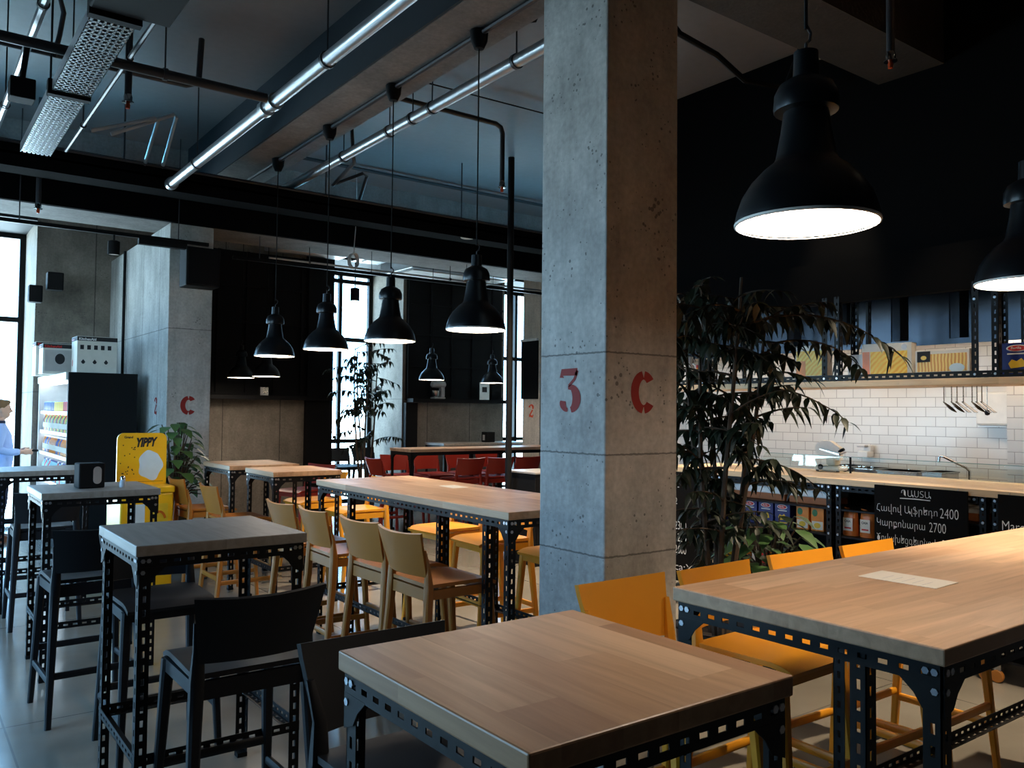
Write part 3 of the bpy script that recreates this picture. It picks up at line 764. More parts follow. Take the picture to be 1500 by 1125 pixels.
# bundle of cables sagging from the beam
pipe_thing('cable_bundle', 'black cable bundle curving under the ceiling beside the column', 'cable', [(2.95, 4.5, 4.33), (2.97, 4.55, 4.26), (3.06, 4.5, 4.2), (3.2, 4.42, 4.18), (3.35, 4.3, 4.2), (3.38, 4.25, 4.33)], .022, M['blackmat'], n=8)
pipe_thing('cable_bundle', 'black cable sagging across the dark ceiling right of the column', 'cable', [(3.5, 3.6, 4.33), (3.9, 3.53, 3.98), (4.22, 3.5, 3.92), (4.66, 3.62, 3.9), (5.06, 3.58, 3.93), (5.3, 3.6, 4.33)], .02, M['blackmat'], n=8)
# black services tray across the room
t = thing('services_tray', 'wide black services tray crossing the room in front of the dark beam', 'cable tray', (0, 0, 0))
MB().box(-2.28, 7.4, 3.455, 8.0, 7.42, 3.66).box(-2.28, 7.4, 3.55, 8.0, 8.05, 3.57).box(-2.28, 8.03, 3.55, 8.0, 8.05, 3.66).build('tray_body', M['bulkhead'], t)
for x in (-1.8, -.8, .55, 1.55, 3.4, 5, 6.6): MB().tube([(x, 7.7, 3.57), (x, 7.7, ZC)], .008, 6).build('threaded_rod', M['pipe'], t)
for a, b in ((-.6, 1.75), (3.3, 7.6)): MB().tube([(a, 7.88, 3.60), (b, 7.88, 3.60)], .016, 8).build('glow_tube', M['coolup'], t)  # unseen tubes added to throw the blue glow on the ceiling
MB().tube([(-2.28, 7.385, 3.64), (8, 7.385, 3.64)], .012, 8).build('edge_tube', M['pipe'], t)
for i, x in enumerate((1.62, 1.76)):
    pipe_thing('conduit', ('outer' if i else 'inner') + ' of the two bent conduits rising from the black services tray', 'pipe',
               [(x - .45, 7.0, 3.72), (x, 6.95 , 3.9 + .06 * i), (x + .03, 7.0, 3.9 + .06 * i), (x + .03, 7.4, 3.64)], .016, M['galv'], n=8, group='bent conduits on the services tray')
pipe_thing('conduit', 'bent conduit crossing in front of the blue-lit ceiling near the second galvanised pipe', 'pipe', [(3.0, 6.35, 4.3), (3.04, 6.35, 3.75), (3.1, 6.45, 3.7), (3.25, 7.2, 3.70), (3.55, 7.2, 3.86), (3.62, 7.25, 3.86), (3.66, 7.5, 3.66)], .016, M['pipe'], n=8)
pipe_thing('conduit', 'straight black conduit along the ceiling before the dark beam', 'pipe', [(2.95, 8.4, 4.28), (11, 8.4, 4.28)], .02, M['pipe'], n=8)
pipe_thing('ceiling_wire', 'thin wire strung across the ceiling right of the concrete beam', 'wire', [(2.95, 5.9, 4.3), (11, 5.6, 4.3)], .006, M['blackmat'], n=6)
dl = thing('downlight', 'pale round downlight under the black services tray', 'light', (5.1, 7.72, 3.55))
MB().lathe([(.0, -.02), (.075, -.02), (.08, -.012), (.08, 0), (0, 0)], 24).build('lamp_disc', M['white'], dl)
# lighting track and fittings under the beam
def track(label, x0, x1, y, z, boxes=()):
    t = thing('lighting_track', label, 'lighting track', (0, 0, 0))
    MB().box(x0, y - .018, z, x1, y + .018, z + .035).build('rail', M['black'], t)
    k = x0 + .3
    while k < x1: MB().tube([(k, y, z + .03), (k, y, 3.56 if y > 9.16 else ZC)], .005, 6).build('suspension_wire', M['pipe'], t); k += 1.4
    for a, b in boxes: MB().box(a, y - .03, z - .06, b, y + .03, z).build('driver_box', M['blackmat'], t)
track('black lighting track crossing in front of the window and pier at left', -2.2, 2.6, 8.8, 3.285, ((1.92, 2.38),))
track('black lighting track in front of the far windows', 3.0, 8.2, 9.25, 3.27)
pipe_thing('conduit', 'pale thin conduit above the far windows', 'pipe', [(3.5, 9.5, 3.38), (8.3, 9.5, 3.38)], .012, M['galv'], n=8, hang=[(4, 9.5, 3.38), (6, 9.5, 3.38), (8, 9.5, 3.38)])
def spot(label, x, y, z, top, r=.055, h=.13, face=M['lampwht']):
    t = thing('spotlight', label, 'spotlight', (x, y, z))
    MB().lathe([(r - .004, 0), (r, 0), (r, h), (r * .6, h + .01), (0, h + .01)], 18).build('lamp_head', M['blackmat'], t)
    MB().disc((0, 0, .006), r - .005, 18).build('lens', face, t)
    MB().tube([(0, 0, h), (0, 0, top - z)], .009, 8).build('stem', M['blackmat'], t)
spot('small black track spotlight hanging in front of the pier', 1.70, 8.8, 3.09, 3.285)
spot('small black cylinder spotlight in front of the top of the bright far window', 5.72, 11.8, 3.30, ZC, .07, .19)
def speaker(label, x, y, z, w, d, h, arm):
    t = thing('loudspeaker', label, 'loudspeaker', (x, y, z))
    MB().cbox(-w / 2, -d / 2, 0, w / 2, d / 2, h, .012).build('cabinet', M['blackmat'], t)
    MB().box(-w / 2 + .02, -d / 2 - .006, .02, w / 2 - .02, -d / 2, h - .02).build('grille', M['black'], t)
    MB().tube([(0, d / 2 - .02, h / 2), V((0, d / 2, h / 2)) + V(arm)], .014, 8).build('bracket', M['galv'], t)
speaker('large black loudspeaker on the front of the concrete pier', 2.54, 8.88, 2.86, .34, .26, .40, (0, .16, 0))
speaker('small black loudspeaker at left by the bright window, lower of two', 1.40, 11.8, 2.9, .15, .15, .21, (.1, .16, 0))
speaker('small black loudspeaker at left by the bright window, higher of two', 1.60, 11.72, 3.06, .18, .16, .22, (.02, .3, 0))
pipe_thing('conduit', 'thin black conduit running up the bright side of the concrete pier', 'pipe', [(2.285, 11.15, .0), (2.285, 11.15, 3.55)], .018, M['blackmat'], n=8)
# cable coil on wire
t = thing('cable_coil', 'coil of pale cable hanging on a wire above the bright far window', 'cable', (4.12, 8.55, 3.28))
k = MB()
for i in range(4): k.tube([(.055 * math.cos(a / 12 * 2 * PI), .02 * i - .03, .085 * math.sin(a / 12 * 2 * PI)) for a in range(13)], .006, 6)
k.build('coil', M['silver'], t)
MB().tube([(0, 0, .08), (.02, 0, .35), (.03, 0, .6), (.02, 0, ZC - 3.28)], .005, 6).build('wire', M['silver'], t)
# pale ducts beyond the beam
for i, (x0, x1, y0, y1, z) in enumerate(((4.2, 5.35, 10.2, 11.6, 3.86), (5.55, 6.0, 10.3, 11.6, 3.86), (6.1, 8.0, 10.7, 11.7, 3.72))):
    t = thing('air_duct', ('pale blue-lit air duct above the far windows nearest the cable coil', 'narrow pale air duct in the middle above the far windows', 'wide pale air duct above the far panelled wall')[i], 'air duct', (0, 0, 0), 0, 'air ducts beyond the beam')
    MB().cbox(x0, y0, z, x1, y1, z + .3, .01).build('duct_body', M['galv'], t)
    MB().box(x0 + .1, y0 + .15, z - .012, x1 - .1, y1 - .15, z).build('grille', M['white'], t)
    for y in (y0 + .1, y1 - .1): MB().tube([((x0 + x1) / 2, y, z + .3), ((x0 + x1) / 2, y, ZC)], .008, 6).build('threaded_rod', M['pipe'], t)
# pole and dark cabinet
t = thing('black_pole', 'black vertical service pole rising from behind the long table to the ceiling', 'pole', (5.31, 7.2, 0))
MB().tube([(0, 0, .02), (0, 0, ZC)], .035, 12).build('tube', M['blackmat'], t)
MB().box(-.09, -.09, 0, .09, .09, .02).build('base_plate', M['blackmat'], t)
t = thing('cabinet', 'low black cabinet beside the service pole', 'cabinet', (5.62, 7.1, 0))
MB().cbox(-.22, -.25, 0, .32, .25, .955, .006).build('cabinet_body', M['blackmat'], t)
MB().cbox(-.23, -.26, .956, .33, .26, .975, .003).build('cabinet_top', M['silver'], t)
MB().box(-.2, -.256, .06, .3, -.25, .92).build('door', M['black'], t)
# ------------------------------------------------------------------ drinks cooler
t = thing('drinks_cooler', 'tall open drinks cooler with lit shelves and a black end panel', 'cooler', (0, 0, 0))
cx0, cx1, cy0, cy1 = 1.52, 2.16, 9.9, 12.0
MB().cbox(cx0 - .02, cy0 - .05, 0, cx1 + .02, cy0, 1.98, .004).build('end_panel', M['blackmat'], t)
MB().cbox(cx0 - .02, cy1, 0, cx1 + .02, cy1 + .05, 1.98, .004).build('end_panel', M['white'], t)
MB().box(cx1 - .05, cy0, 0, cx1 + .02, cy1, 1.98).build('back_panel', M['coolwht'], t)
MB().cbox(cx0 - .04, cy0, 1.90, cx1 - .05, cy1, 1.98, .004).build('canopy', M['white'], t)
MB().box(cx0, cy0, .02, cx1 - .05, cy1, .42).build('base', M['blackmat'], t)
MB().tube([(cx0 + .05, cy0 + .03, 1.885), (cx0 + .05, cy1 - .03, 1.885)], .013, 8).build('glow_tube', M['coolem'], t)
SH = (.43, .74, 1.06, 1.32, 1.555)
for i, z in enumerate(SH):
    s_ = MB().cbox(cx0 + .02 + .0 * i, cy0 + .005, z - .022, cx1 - .05, cy1 - .005, z, .003).build('shelf', M['coolwht'], t)
    MB().box(cx0 - .004, cy0 + .005, z - .03, cx0 + .02, cy1 - .005, z + .008).build('price_rail', M['white'], s_)
    if i: MB().tube([(cx0 + .06, cy0 + .03, z - .034), (cx0 + .06, cy1 - .03, z - .034)], .008, 6).build('glow_tube', M['coolem'], s_)
def bottle(kind, mat, capm, label, group, h, r):
    o = MB().lathe([(0, 0), (r, 0), (r, h * .62), (r * .85, h * .72), (r * .38, h * .86), (r * .36, h * .93), (0, h * .93)], 12).build(kind, mat)
    tag(o, label, 'bottle' if 'bottle' in kind else 'can', group)
    MB().lathe([(0, h * .92), (r * .42, h * .92), (r * .42, h), (0, h)], 10).build('cap', capm, o)
    lb = MB().lathe([(r + .0006, h * .2), (r + .0006, h * .5)], 12); lb.build('label_band', M['paper'], o)
    return o
def can(mat, label, group, h=.115, r=.031):
    o = MB().lathe([(0, 0), (r * .85, 0), (r, .008), (r, h - .01), (r * .82, h), (0, h - .003)], 12).build('drink_can', mat)
    tag(o, label, 'can', group)
    MB().lathe([(0, h - .002), (r * .8, h + .001), (r * .84, h + .003), (r * .86, h - .002)], 12).build('can_lid', M['steel'], o)
    return o
def row(protos, z, y0, y1, step, x=1.575, seq=None):
    y = y0; k = 0
    while y < y1:
        p = protos[k % len(protos)] if seq is None else protos[seq[k % len(seq)]]
        if not p.get('used'): p['o'].location = (x, y, z); p['used'] = 1
        else: dup(p['o'], (x, y, z))
        y += step; k += 1
def P_(o): return {'o': o}
jo = M['orangep']; jy = M['yelp']
mats = {'amber': plain('amber_drink', srgb(206, 120, 40), .2), 'aqua': plain('water_bottle', srgb(150, 196, 210), .15), 'lime': plain('lime_drink', srgb(170, 180, 60), .2), 'cola': plain('cola', srgb(96, 40, 28), .2)}
row([P_(can(M['redp'], 'red drink can on the top shelf of the lit cooler', 'red cans on the top cooler shelf'))], SH[4] + .001, 9.96, 10.5, .07)
row([P_(can(M['yelp'], 'yellow drink can on the top shelf of the lit cooler', 'yellow cans on the top cooler shelf'))], SH[4] + .001, 10.52, 11.1, .07)
row([P_(can(M['blue'], 'blue drink can on the top shelf of the lit cooler', 'blue cans on the top cooler shelf'))], SH[4] + .001, 11.12, 11.95, .07)
row([P_(bottle('drink_bottle', mats['cola'], M['yelp'], 'brown drink bottle with yellow cap on the second cooler shelf', 'brown bottles on the second cooler shelf', .2, .032)),
     P_(bottle('drink_bottle', mats['lime'], M['greenp'], 'lime drink bottle with green cap on the second cooler shelf', 'lime bottles on the second cooler shelf', .2, .032)),
     P_(bottle('drink_bottle', mats['amber'], M['redp'], 'amber drink bottle with red cap on the second cooler shelf', 'amber bottles on the second cooler shelf', .2, .032))], SH[3] + .001, 9.96, 11.95, .082)
row([P_(bottle('drink_bottle', M['blue'], M['white'], 'dark blue drink bottle on the third cooler shelf', 'dark blue bottles on the third cooler shelf', .2, .032)),
     P_(bottle('drink_bottle', mats['amber'], M['white'], 'orange drink bottle with white cap on the third cooler shelf', 'orange bottles on the third cooler shelf', .2, .032))], SH[2] + .001, 9.97, 11.95, .085, seq=(0, 0, 1, 1, 1, 1, 1, 1, 0, 1))
row([P_(bottle('drink_bottle', mats['aqua'], M['blue'], 'clear water bottle with blue cap on the fourth cooler shelf', 'water bottles on the fourth cooler shelf', .24, .036)),
     P_(bottle('drink_bottle', M['redp'], M['white'], 'red drink bottle on the fourth cooler shelf', 'red bottles on the fourth cooler shelf', .24, .036))], SH[1] + .001, 9.97, 11.95, .088, seq=(1, 0, 0, 0, 0, 0, 0, 1, 0, 0))
# mixer cartons on the cooler
def mixer_carton(label, x, y, w, d, h, rz, big):
    t = thing('appliance_carton', label, 'carton', (x, y, 1.981), rz, None)
    MB().cbox(-w / 2, -d / 2, 0, w / 2, d / 2, h, .004).build('carton_body', M['cream'], t)
    f = -d / 2 - .001
    p = MB(); p.quad((-w / 2, f, h - .05), (w / 2, f, h - .05), (w / 2, f, h - .005), (-w / 2, f, h - .005))
    p.quad((-w / 2 - .001, d / 2, h - .05), (-w / 2 - .001, -d / 2, h - .05), (-w / 2 - .001, -d / 2, h - .005), (-w / 2 - .001, d / 2, h - .005))
    p.build('printed_band', M['ink'], t)
    text('KitchenAid', .038, M['redp'] if not big else M['white'], t, (-w / 2 + .015, f - .001, h - .043), (1, 0, 0), (0, 0, 1), 'printed_name', .0012)
    text('KitchenAid', .034, M['redp'], t, (-w / 2 - .002, d / 2 - .01, h - .042), (0, -1, 0), (0, 0, 1), 'printed_name', .0012)
    q = MB()
    if big:
        for k in range(5):
            a = -w / 2 + .03 + k * (w - .06) / 5
            q.box(a, f, h * .64, a + .036, f + .001, h * .76)
        for k in range(3):
            a = -w / 2 + .04 + k * (w - .06) / 3
            q.prism([(0, 0), (.022, .03), (.044, 0), (.03, -.02), (.014, -.02)], (a, f, h * .3), (1, 0, 0), (0, 0, 1), (0, .001, 0))
        q.build('printed_pictures', M['ink'], t)
        MB().prism([(.02, 0), (.05, 0), (.055, .06), (.03, .075), (.015, .05)], (-w / 2 - .001, d / 2 - .04, h * .2), (0, -1, 0), (0, 0, 1), (.001, 0, 0)).build('printed_picture', M['redp'], t)
    else:
        q.box(-w / 2 + .02, f, .03, w / 2 - .02, f + .001, h - .07); q.build('printed_panel', M['silver'], t)
        e = MB(); e.prism(arc(0, 0, .05, .06, 0, 360, 18)[:-1], (0, f - .001, h * .5), (1, 0, 0), (0, 0, 1), (0, .001, 0)); e.build('printed_picture', M['ink'], t)
mixer_carton('large white mixer carton nearest us on top of the drinks cooler', 1.80, 10.2, .40, .34, .40, .0, True)
mixer_carton('smaller white mixer carton beside the large one on the cooler', 1.52, 10.75, .34, .3, .34, 0, False)
mixer_carton('farthest white carton on the cooler, mostly hidden by its neighbours', 1.42 + .12, 11.4, .36, .3, .40, 0, False)

# ------------------------------------------------------------------ yellow freezer with sign
t = thing('ice_cream_freezer', 'yellow ice cream freezer with a tall yellow YIPPY sign board', 'freezer', (1.80, 7.95, 0))
MB().cbox(-.215, -.28, .03, .215, .28, .87, .015).build('freezer_body', M['adyel'], t)
MB().cbox(-.225, -.29, .87, .225, .29, .93, .012).build('lid', M['adyel'], t)
for sx in (-1, 1): MB().box(sx * .17 - .03, -.24, 0, sx * .17 + .03, -.18, .03).build('foot', M['blackmat'], t)
w, z0, z1, r = .205, .93, 1.385, .055
poly = [(-w, z0), (w, z0)] + [(w - r + r * math.cos(a), z1 - r + r * math.sin(a)) for a in [i * PI / 12 for i in range(7)]] + [(-w + r + r * math.cos(a), z1 - r + r * math.sin(a)) for a in [PI / 2 + i * PI / 12 for i in range(7)]]
sg = MB().prism(poly, (0, -.05, 0), (1, 0, 0), (0, 0, 1), (0, .03, 0)).build('sign_board', M['adyel'], t)
text('YIPPY', .105, M['ink'], sg, (-.055, -.0515, 1.265), (1, 0, .04), (.06, 0, 1), 'sign_lettering', .006, .18, xs=.62)
text('Grand', .028, M['ink'], sg, (-.15, -.0515, 1.34), (1, 0, 0), (0, 0, 1), 'sign_lettering', .001)
cl = MB(); poly = []
for i in range(48):
    a = 2 * PI * i / 48; poly.append((.10 * math.cos(a) * (1 + .10 * math.cos(5 * a)), (.13 * math.sin(a) * (1 + .08 * math.sin(4 * a)))))
cl.prism(poly, (.07, -.0512, 1.10), (1, 0, 0), (0, 0, 1), (0, .001, 0)); cl.build('printed_cloud', M['adblue'], sg)
dots = MB(); rnd = random.Random(4)
for i in range(20):
    x, z = rnd.uniform(-.185, -.05), rnd.uniform(1.0, 1.30)
    dots.prism([(.0055 * math.cos(k), .0055 * math.sin(k)) for k in [j * PI / 3 for j in range(6)]], (x, -.0508, z), (1, 0, 0), (0, 0, 1), (0, .0006, 0))
dots.box(-.18, -.0512, .955, .18, -.0505, .958); dots.build('printed_dots', M['ink'], sg)
fr = MB(); fr.box(-.14, -.2815, .5, -.02, -.2805, .78); fr.build('front_picture', M['adblue'], t)
fr = MB(); fr.box(.03, -.2815, .5, .17, -.2805, .78); fr.build('front_picture', M['yelp'], t)
k = MB(); ribbon(k, arc(.10, .62, .05, .09, 20, 160, 12), [.02] * 13, (0, -.283, 0), (1, 0, 0), (0, 0, 1), (0, 0, 0)); k.build('printed_stroke', M['adora'], t)

# ------------------------------------------------------------------ plants
def leaf(mb, p, d, up, L, W, droop=.35, fold=.25):
    d = V(d).normalized(); s = d.cross(V(up)); s = s.normalized() if s.length > .01 else V((1, 0, 0)); n = s.cross(d)
    pts = []
    for i, (a, w) in enumerate(((0, .02), (.2, .75), (.45, 1), (.72, .62), (1, .0))):
        c = V(p) + d * (L * a) - V((0, 0, 1)) * (droop * L * a * a)
        pts.append((c + s * (w * W / 2) + n * (fold * w * W / 2), c, c - s * (w * W / 2) + n * (fold * w * W / 2)))
    vs = [q for r in pts for q in r]; fs = []
    for i in range(4):
        fs += [(3 * i, 3 * i + 1, 3 * i + 4, 3 * i + 3), (3 * i + 1, 3 * i + 2, 3 * i + 5, 3 * i + 4)]
    mb.add(vs, fs, True)
def pot(t, r, h):
    MB().lathe([(0, 0), (r * .78, 0), (r, h), (r + .015, h), (r + .015, h - .04), (r - .01, h - .045)][:4] + [(r - .02, h), (r - .03, h - .05), (0, h - .05)], 24).build('pot', M['pot'], t)
    MB().lathe([(0, h - .045), (r - .03, h - .045)], 24).disc((0, 0, h - .046), r - .03, 24).build('soil', M['soil'], t)
def ficus(name, label, loc, H_, stems, spread, crown, nbr, leafL, seed, extra=(), potr=.24, poth=.42):
    t = thing(name, label, 'plant', loc); rnd = random.Random(seed); st = MB(); fo = MB(); pot(t, potr, poth)
    def branch(p, d, L):
        n = max(3, int(L / .042)); pts = [V(p)]; d = V(d).normalized()
        for i in range(n):
            d = (d + V((rnd.uniform(-.12, .12), rnd.uniform(-.12, .12), -.07))).normalized(); pts.append(pts[-1] + d * (L / n))
        st.tube(pts, [.007 * (1 - .7 * i / n) for i in range(n + 1)], 4, False)
        for i, q in enumerate(pts[1:]):
            for s in range(2):
                a = rnd.uniform(0, 2 * PI); v = V((math.cos(a), math.sin(a), rnd.uniform(-.7, .25))) + d * .6
                leaf(fo, q, v, (0, 0, 1), leafL * rnd.uniform(.7, 1.2), leafL * rnd.uniform(.42, .58), rnd.uniform(.4, 1.1))
    for k in range(stems):
        a = 2 * PI * k / stems + rnd.uniform(-.3, .3); top = V((math.cos(a) * spread * rnd.uniform(.4, 1), math.sin(a) * spread * rnd.uniform(.4, 1), H_ * rnd.uniform(.82, .98)))
        b = V((math.cos(a) * .07, math.sin(a) * .07, poth - .06)); pts = []
        for i in range(11):
            u = i / 10; pts.append(b.lerp(top, u) + V((math.sin(u * 5 + k) * .03, math.cos(u * 4 + k) * .03, 0)))
        st.tube(pts, [.016 * (1 - .7 * i / 10) + .003 for i in range(11)], 6)
        for z, n, Lb in crown:
            for _ in range(int(n * nbr)):
                u = min(.99, max(.1, (rnd.uniform(*z) * H_ - b.z) / (top.z - b.z))); i = int(u * 10); p = pts[i].lerp(pts[min(10, i + 1)], u * 10 - i)
                a2 = rnd.uniform(0, 2 * PI)
                branch(p, (math.cos(a2), math.sin(a2), rnd.uniform(.0, .8)), Lb * rnd.uniform(.5, 1.2))
    for p, d, L in extra: branch(p, d, L)
    st.build('stems', M['bark'], t); fo.build('foliage', M['leaf'], t)
    return t
rt = (math.cos(YAW), -math.sin(YAW))
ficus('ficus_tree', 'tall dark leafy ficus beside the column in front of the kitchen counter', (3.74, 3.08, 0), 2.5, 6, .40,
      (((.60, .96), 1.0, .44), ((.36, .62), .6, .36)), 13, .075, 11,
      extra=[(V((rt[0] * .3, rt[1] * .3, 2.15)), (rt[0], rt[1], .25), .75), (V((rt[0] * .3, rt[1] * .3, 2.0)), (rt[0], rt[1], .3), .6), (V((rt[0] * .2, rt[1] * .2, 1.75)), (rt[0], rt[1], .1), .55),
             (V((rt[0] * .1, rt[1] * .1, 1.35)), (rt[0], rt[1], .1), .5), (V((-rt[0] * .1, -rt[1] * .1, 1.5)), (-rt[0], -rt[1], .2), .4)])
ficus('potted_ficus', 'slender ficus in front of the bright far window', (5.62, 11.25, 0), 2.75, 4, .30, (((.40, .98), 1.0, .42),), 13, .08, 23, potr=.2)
def broad(name, label, loc, base, H_, R, n, seed, Lf, mat, potr=.2, poth=.45):
    t = thing(name, label, 'plant', loc); rnd = random.Random(seed); st = MB(); fo = MB(); pot(t, potr, poth)
    for k in range(n):
        a = k * 2.4 + rnd.uniform(-.3, .3); u = (k + .5) / n; z = base + (H_ - base) * u; rr = R * (1 - .55 * u ** 2) * rnd.uniform(.55, 1)
        q = V((math.cos(a) * rr, math.sin(a) * rr, z)); b = V((rnd.uniform(-.05, .05), rnd.uniform(-.05, .05), poth - .06))
        mid = b.lerp(q, .6) + V((0, 0, .10))
        st.tube([b, b.lerp(mid, .5) + V((0, 0, .04)), mid, q], [.011, .009, .007, .005], 5)
        leaf(fo, q, (math.cos(a), math.sin(a), -.1), (0, 0, 1), Lf * rnd.uniform(.8, 1.2), Lf * rnd.uniform(.6, .85), .5, .14)
        leaf(fo, mid, (math.cos(a + 1), math.sin(a + 1), .15), (0, 0, 1), Lf * .8, Lf * .5, .4, .18)
    st.build('stems', M['bark'], t); fo.build('foliage', mat, t)
broad('potted_broadleaf', 'broad-leaved potted plant standing before the concrete pier', (2.27, 8.66, 0), .74, 1.47, .31, 72, 5, .15, M['leafm'], .19, .6)
broad('potted_shrub', 'low bushy green plant at the foot of the tall ficus', (4.35, 3.2, 0), .6, 1.0, .36, 46, 8, .14, M['leafm'], .2, .45)

# ------------------------------------------------------------------ small things on the tables
t = thing('napkin_dispenser', 'black napkin dispenser with a pale oval panel on the dark table by the freezer', 'napkin dispenser', (1.02, 5.83, 1.101), .06)
MB().cbox(-.075, -.065, 0, .075, .065, .155, .008).build('dispenser_body', M['blackmat'], t)
ov = MB(); ov.prism([(.024 * math.cos(a), .03 + .024 * math.sin(a)) for a in [i * PI / 10 for i in range(11)]] + [(.024 * math.cos(a), -.03 + .024 * math.sin(a)) for a in [PI + i * PI / 10 for i in range(11)]], (.03, -.0675, .08), (1, 0, 0), (0, 0, 1), (0, .003, 0))
ov.build('oval_panel', M['silver'], t)
t = thing('salt_shaker', 'small glass salt shaker next to the black napkin dispenser', 'salt shaker', (1.20, 5.76, 1.101))
MB().lathe([(0, 0), (.020, 0), (.021, .02), (.015, .045), (.0155, .05), (0, .05)], 16).build('glass_body', M['saltg'], t)
MB().lathe([(0, .049), (.016, .049), (.0155, .062), (.010, .07), (0, .072)], 16).build('shaker_cap', M['chrome'], t)
t = thing('napkin_dispenser', 'distant black napkin dispenser on the table against the far wall', 'napkin dispenser', (8.02, 11.45, 1.101))
MB().cbox(-.09, -.07, 0, .09, .07, .17, .008).build('dispenser_body', M['blackmat'], t)
MB().box(-.0925, -.03, .03, -.09, .03, .12).build('oval_panel', M['silver'], t)
def menu(label, c, a, b, rz):
    t = MB().box(-a / 2, -b / 2, 0, a / 2, b / 2, .0012).build('menu_sheet', M['paper']); t.location = (c[0], c[1], 1.1006); t.rotation_euler = (0, 0, rz); tag(t, label, 'menu')
    l = MB()
    for i in range(5): l.box(-a * .36, -b * .3 + i * b * .13, .0012, a * (.1 + .05 * (i % 3)), -b * .3 + i * b * .13 + .002, .0014)
    l.build('printed_lines', M['silver'], t)
menu('white menu sheet lying on the right long table', (2.515, 1.345), .15, .235, .05)
menu('white menu sheet lying on the long table with ochre stools', (3.03, 4.72), .12, .2, -.1)

# ------------------------------------------------------------------ stand mixer, notice on the far ledge
t = thing('stand_mixer', 'silver stand mixer on the dark ledge of the far wall', 'mixer', (7.32, 11.94, 1.811))
MB().cbox(-.10, -.07, 0, .12, .07, .03, .012).cbox(.05, -.045, .03, .12, .045, .2, .012).build('mixer_base', M['silver'], t)
MB().tube([(-.12, 0, .24), (-.1, 0, .24), (.05, 0, .245), (.13, 0, .24), (.15, 0, .24)], [.03, .055, .065, .055, .03], 14).build('mixer_head', M['silver'], t)
MB().lathe([(0, .032), (.05, .034), (.075, .09), (.08, .14), (.074, .14), (.07, .09), (0, .05)], 18, (-.04, 0, 0)).build('bowl', M['steel'], t)
t = thing('wall_notice', 'white framed notice with a dark square at the right end of the far ledge', 'notice', (8.22, 11.86, 1.811))
MB().box(-.1, 0, 0, .1, .012, .30).build('notice_board', M['white'], t)
MB().box(-.05, -.002, .13, .05, 0, .22).build('dark_square', M['ink'], t)
t = thing('steel_box', 'small steel shelf box on the ledge of the dark panelling left of the far window', 'box', (4.35, 11.93, 1.811))
MB().box(-.06, -.05, 0, .06, .05, .012).box(-.06, -.05, .012, -.05, .05, .12).box(.05, -.05, .012, .06, .05, .12).box(-.05, .04, .012, .05, .05, .12).build('box_body', M['steel'], t)

# ------------------------------------------------------------------ kitchen counter
def unit(label, y0, y1):
    t = thing('counter_unit', label, 'counter unit', (0, 0, 0), 0, 'black slotted-steel counter units')
    x0, x1, zt, zb = 5.40, 6.08, 1.11, .11
    for (x, sx) in ((x0, 1), (x1, -1)):
        for (y, sy) in ((y0, 1), (y1, -1)):
            lg = MB().angle((x, y, zb), (0, 0, 1), (sx, 0, 0), (0, sy, 0), zt - zb, .042, sx > 0).build('leg', M['black'], t)
            if sx > 0:
                for bz in (zt - .02, zt - .075, .95, .76):
                    MB().tube([(x, y + sy * .02, bz), (x - .008, y + sy * .02, bz)], .009, 6).build('bolt', M['bolt'], lg)
                for yy in (.07, .1):
                    MB().tube([(x, y + sy * yy, zt - .02), (x - .008, y + sy * yy, zt - .02)], .009, 6).build('bolt', M['bolt'], lg)
            c = MB().box(x + sx * .02 - .018, y + sy * .02 - .022, .075, x + sx * .02 + .018, y + sy * .02 + .022, .11).build('caster', M['steel'], t)
            q = Matrix.Rotation(PI / 2, 4, 'Y'); wh = MB().lathe([(0, -.014), (.034, -.014), (.038, -.01), (.038, .01), (.034, .014), (0, .014)], 20)
            wh.v = [tuple(V((x + sx * .02 - .012, y + sy * .02, .038)) + (q @ V(v))) for v in wh.v]; wh.build('wheel', M['amber'], c)
    for z in (.94, .752, .45, .14): MB().box(x0 + .004, y0 + .005, z - .012, x1 - .004, y1 - .005, z).build('shelf', M['black'], t)
    MB().flange((x0 - .003, y0 + .05, zt - .045), (0, 1, 0), (0, 0, 1), (1, 0, 0), y1 - y0 - .1, .045, .003, True).build('top_rail', M['black'], t)
    MB().box(x1 - .006, y0 + .045, .14, x1, y1 - .045, 1.1).build('back_panel', M['blackmat'], t)
for lab, a, b in (('black slotted-steel counter unit behind the chalkboard cut by the view\'s edge', 1.34, 2.36), ('black slotted-steel counter unit with the paper flour bags', 2.39, 3.41),
                  ('black slotted-steel counter unit with navy and orange pasta cartons', 3.44, 4.46), ('black slotted-steel end counter unit hidden behind the ficus', 4.49, 5.0)):
    unit(lab, a, b)
t = MB().cbox(5.37, .2, 1.111, 6.14, 5.03, 1.155, .003).build('counter_worktop', M['pine']); tag(t, 'long pale pine worktop lying along the kitchen counter', 'worktop')
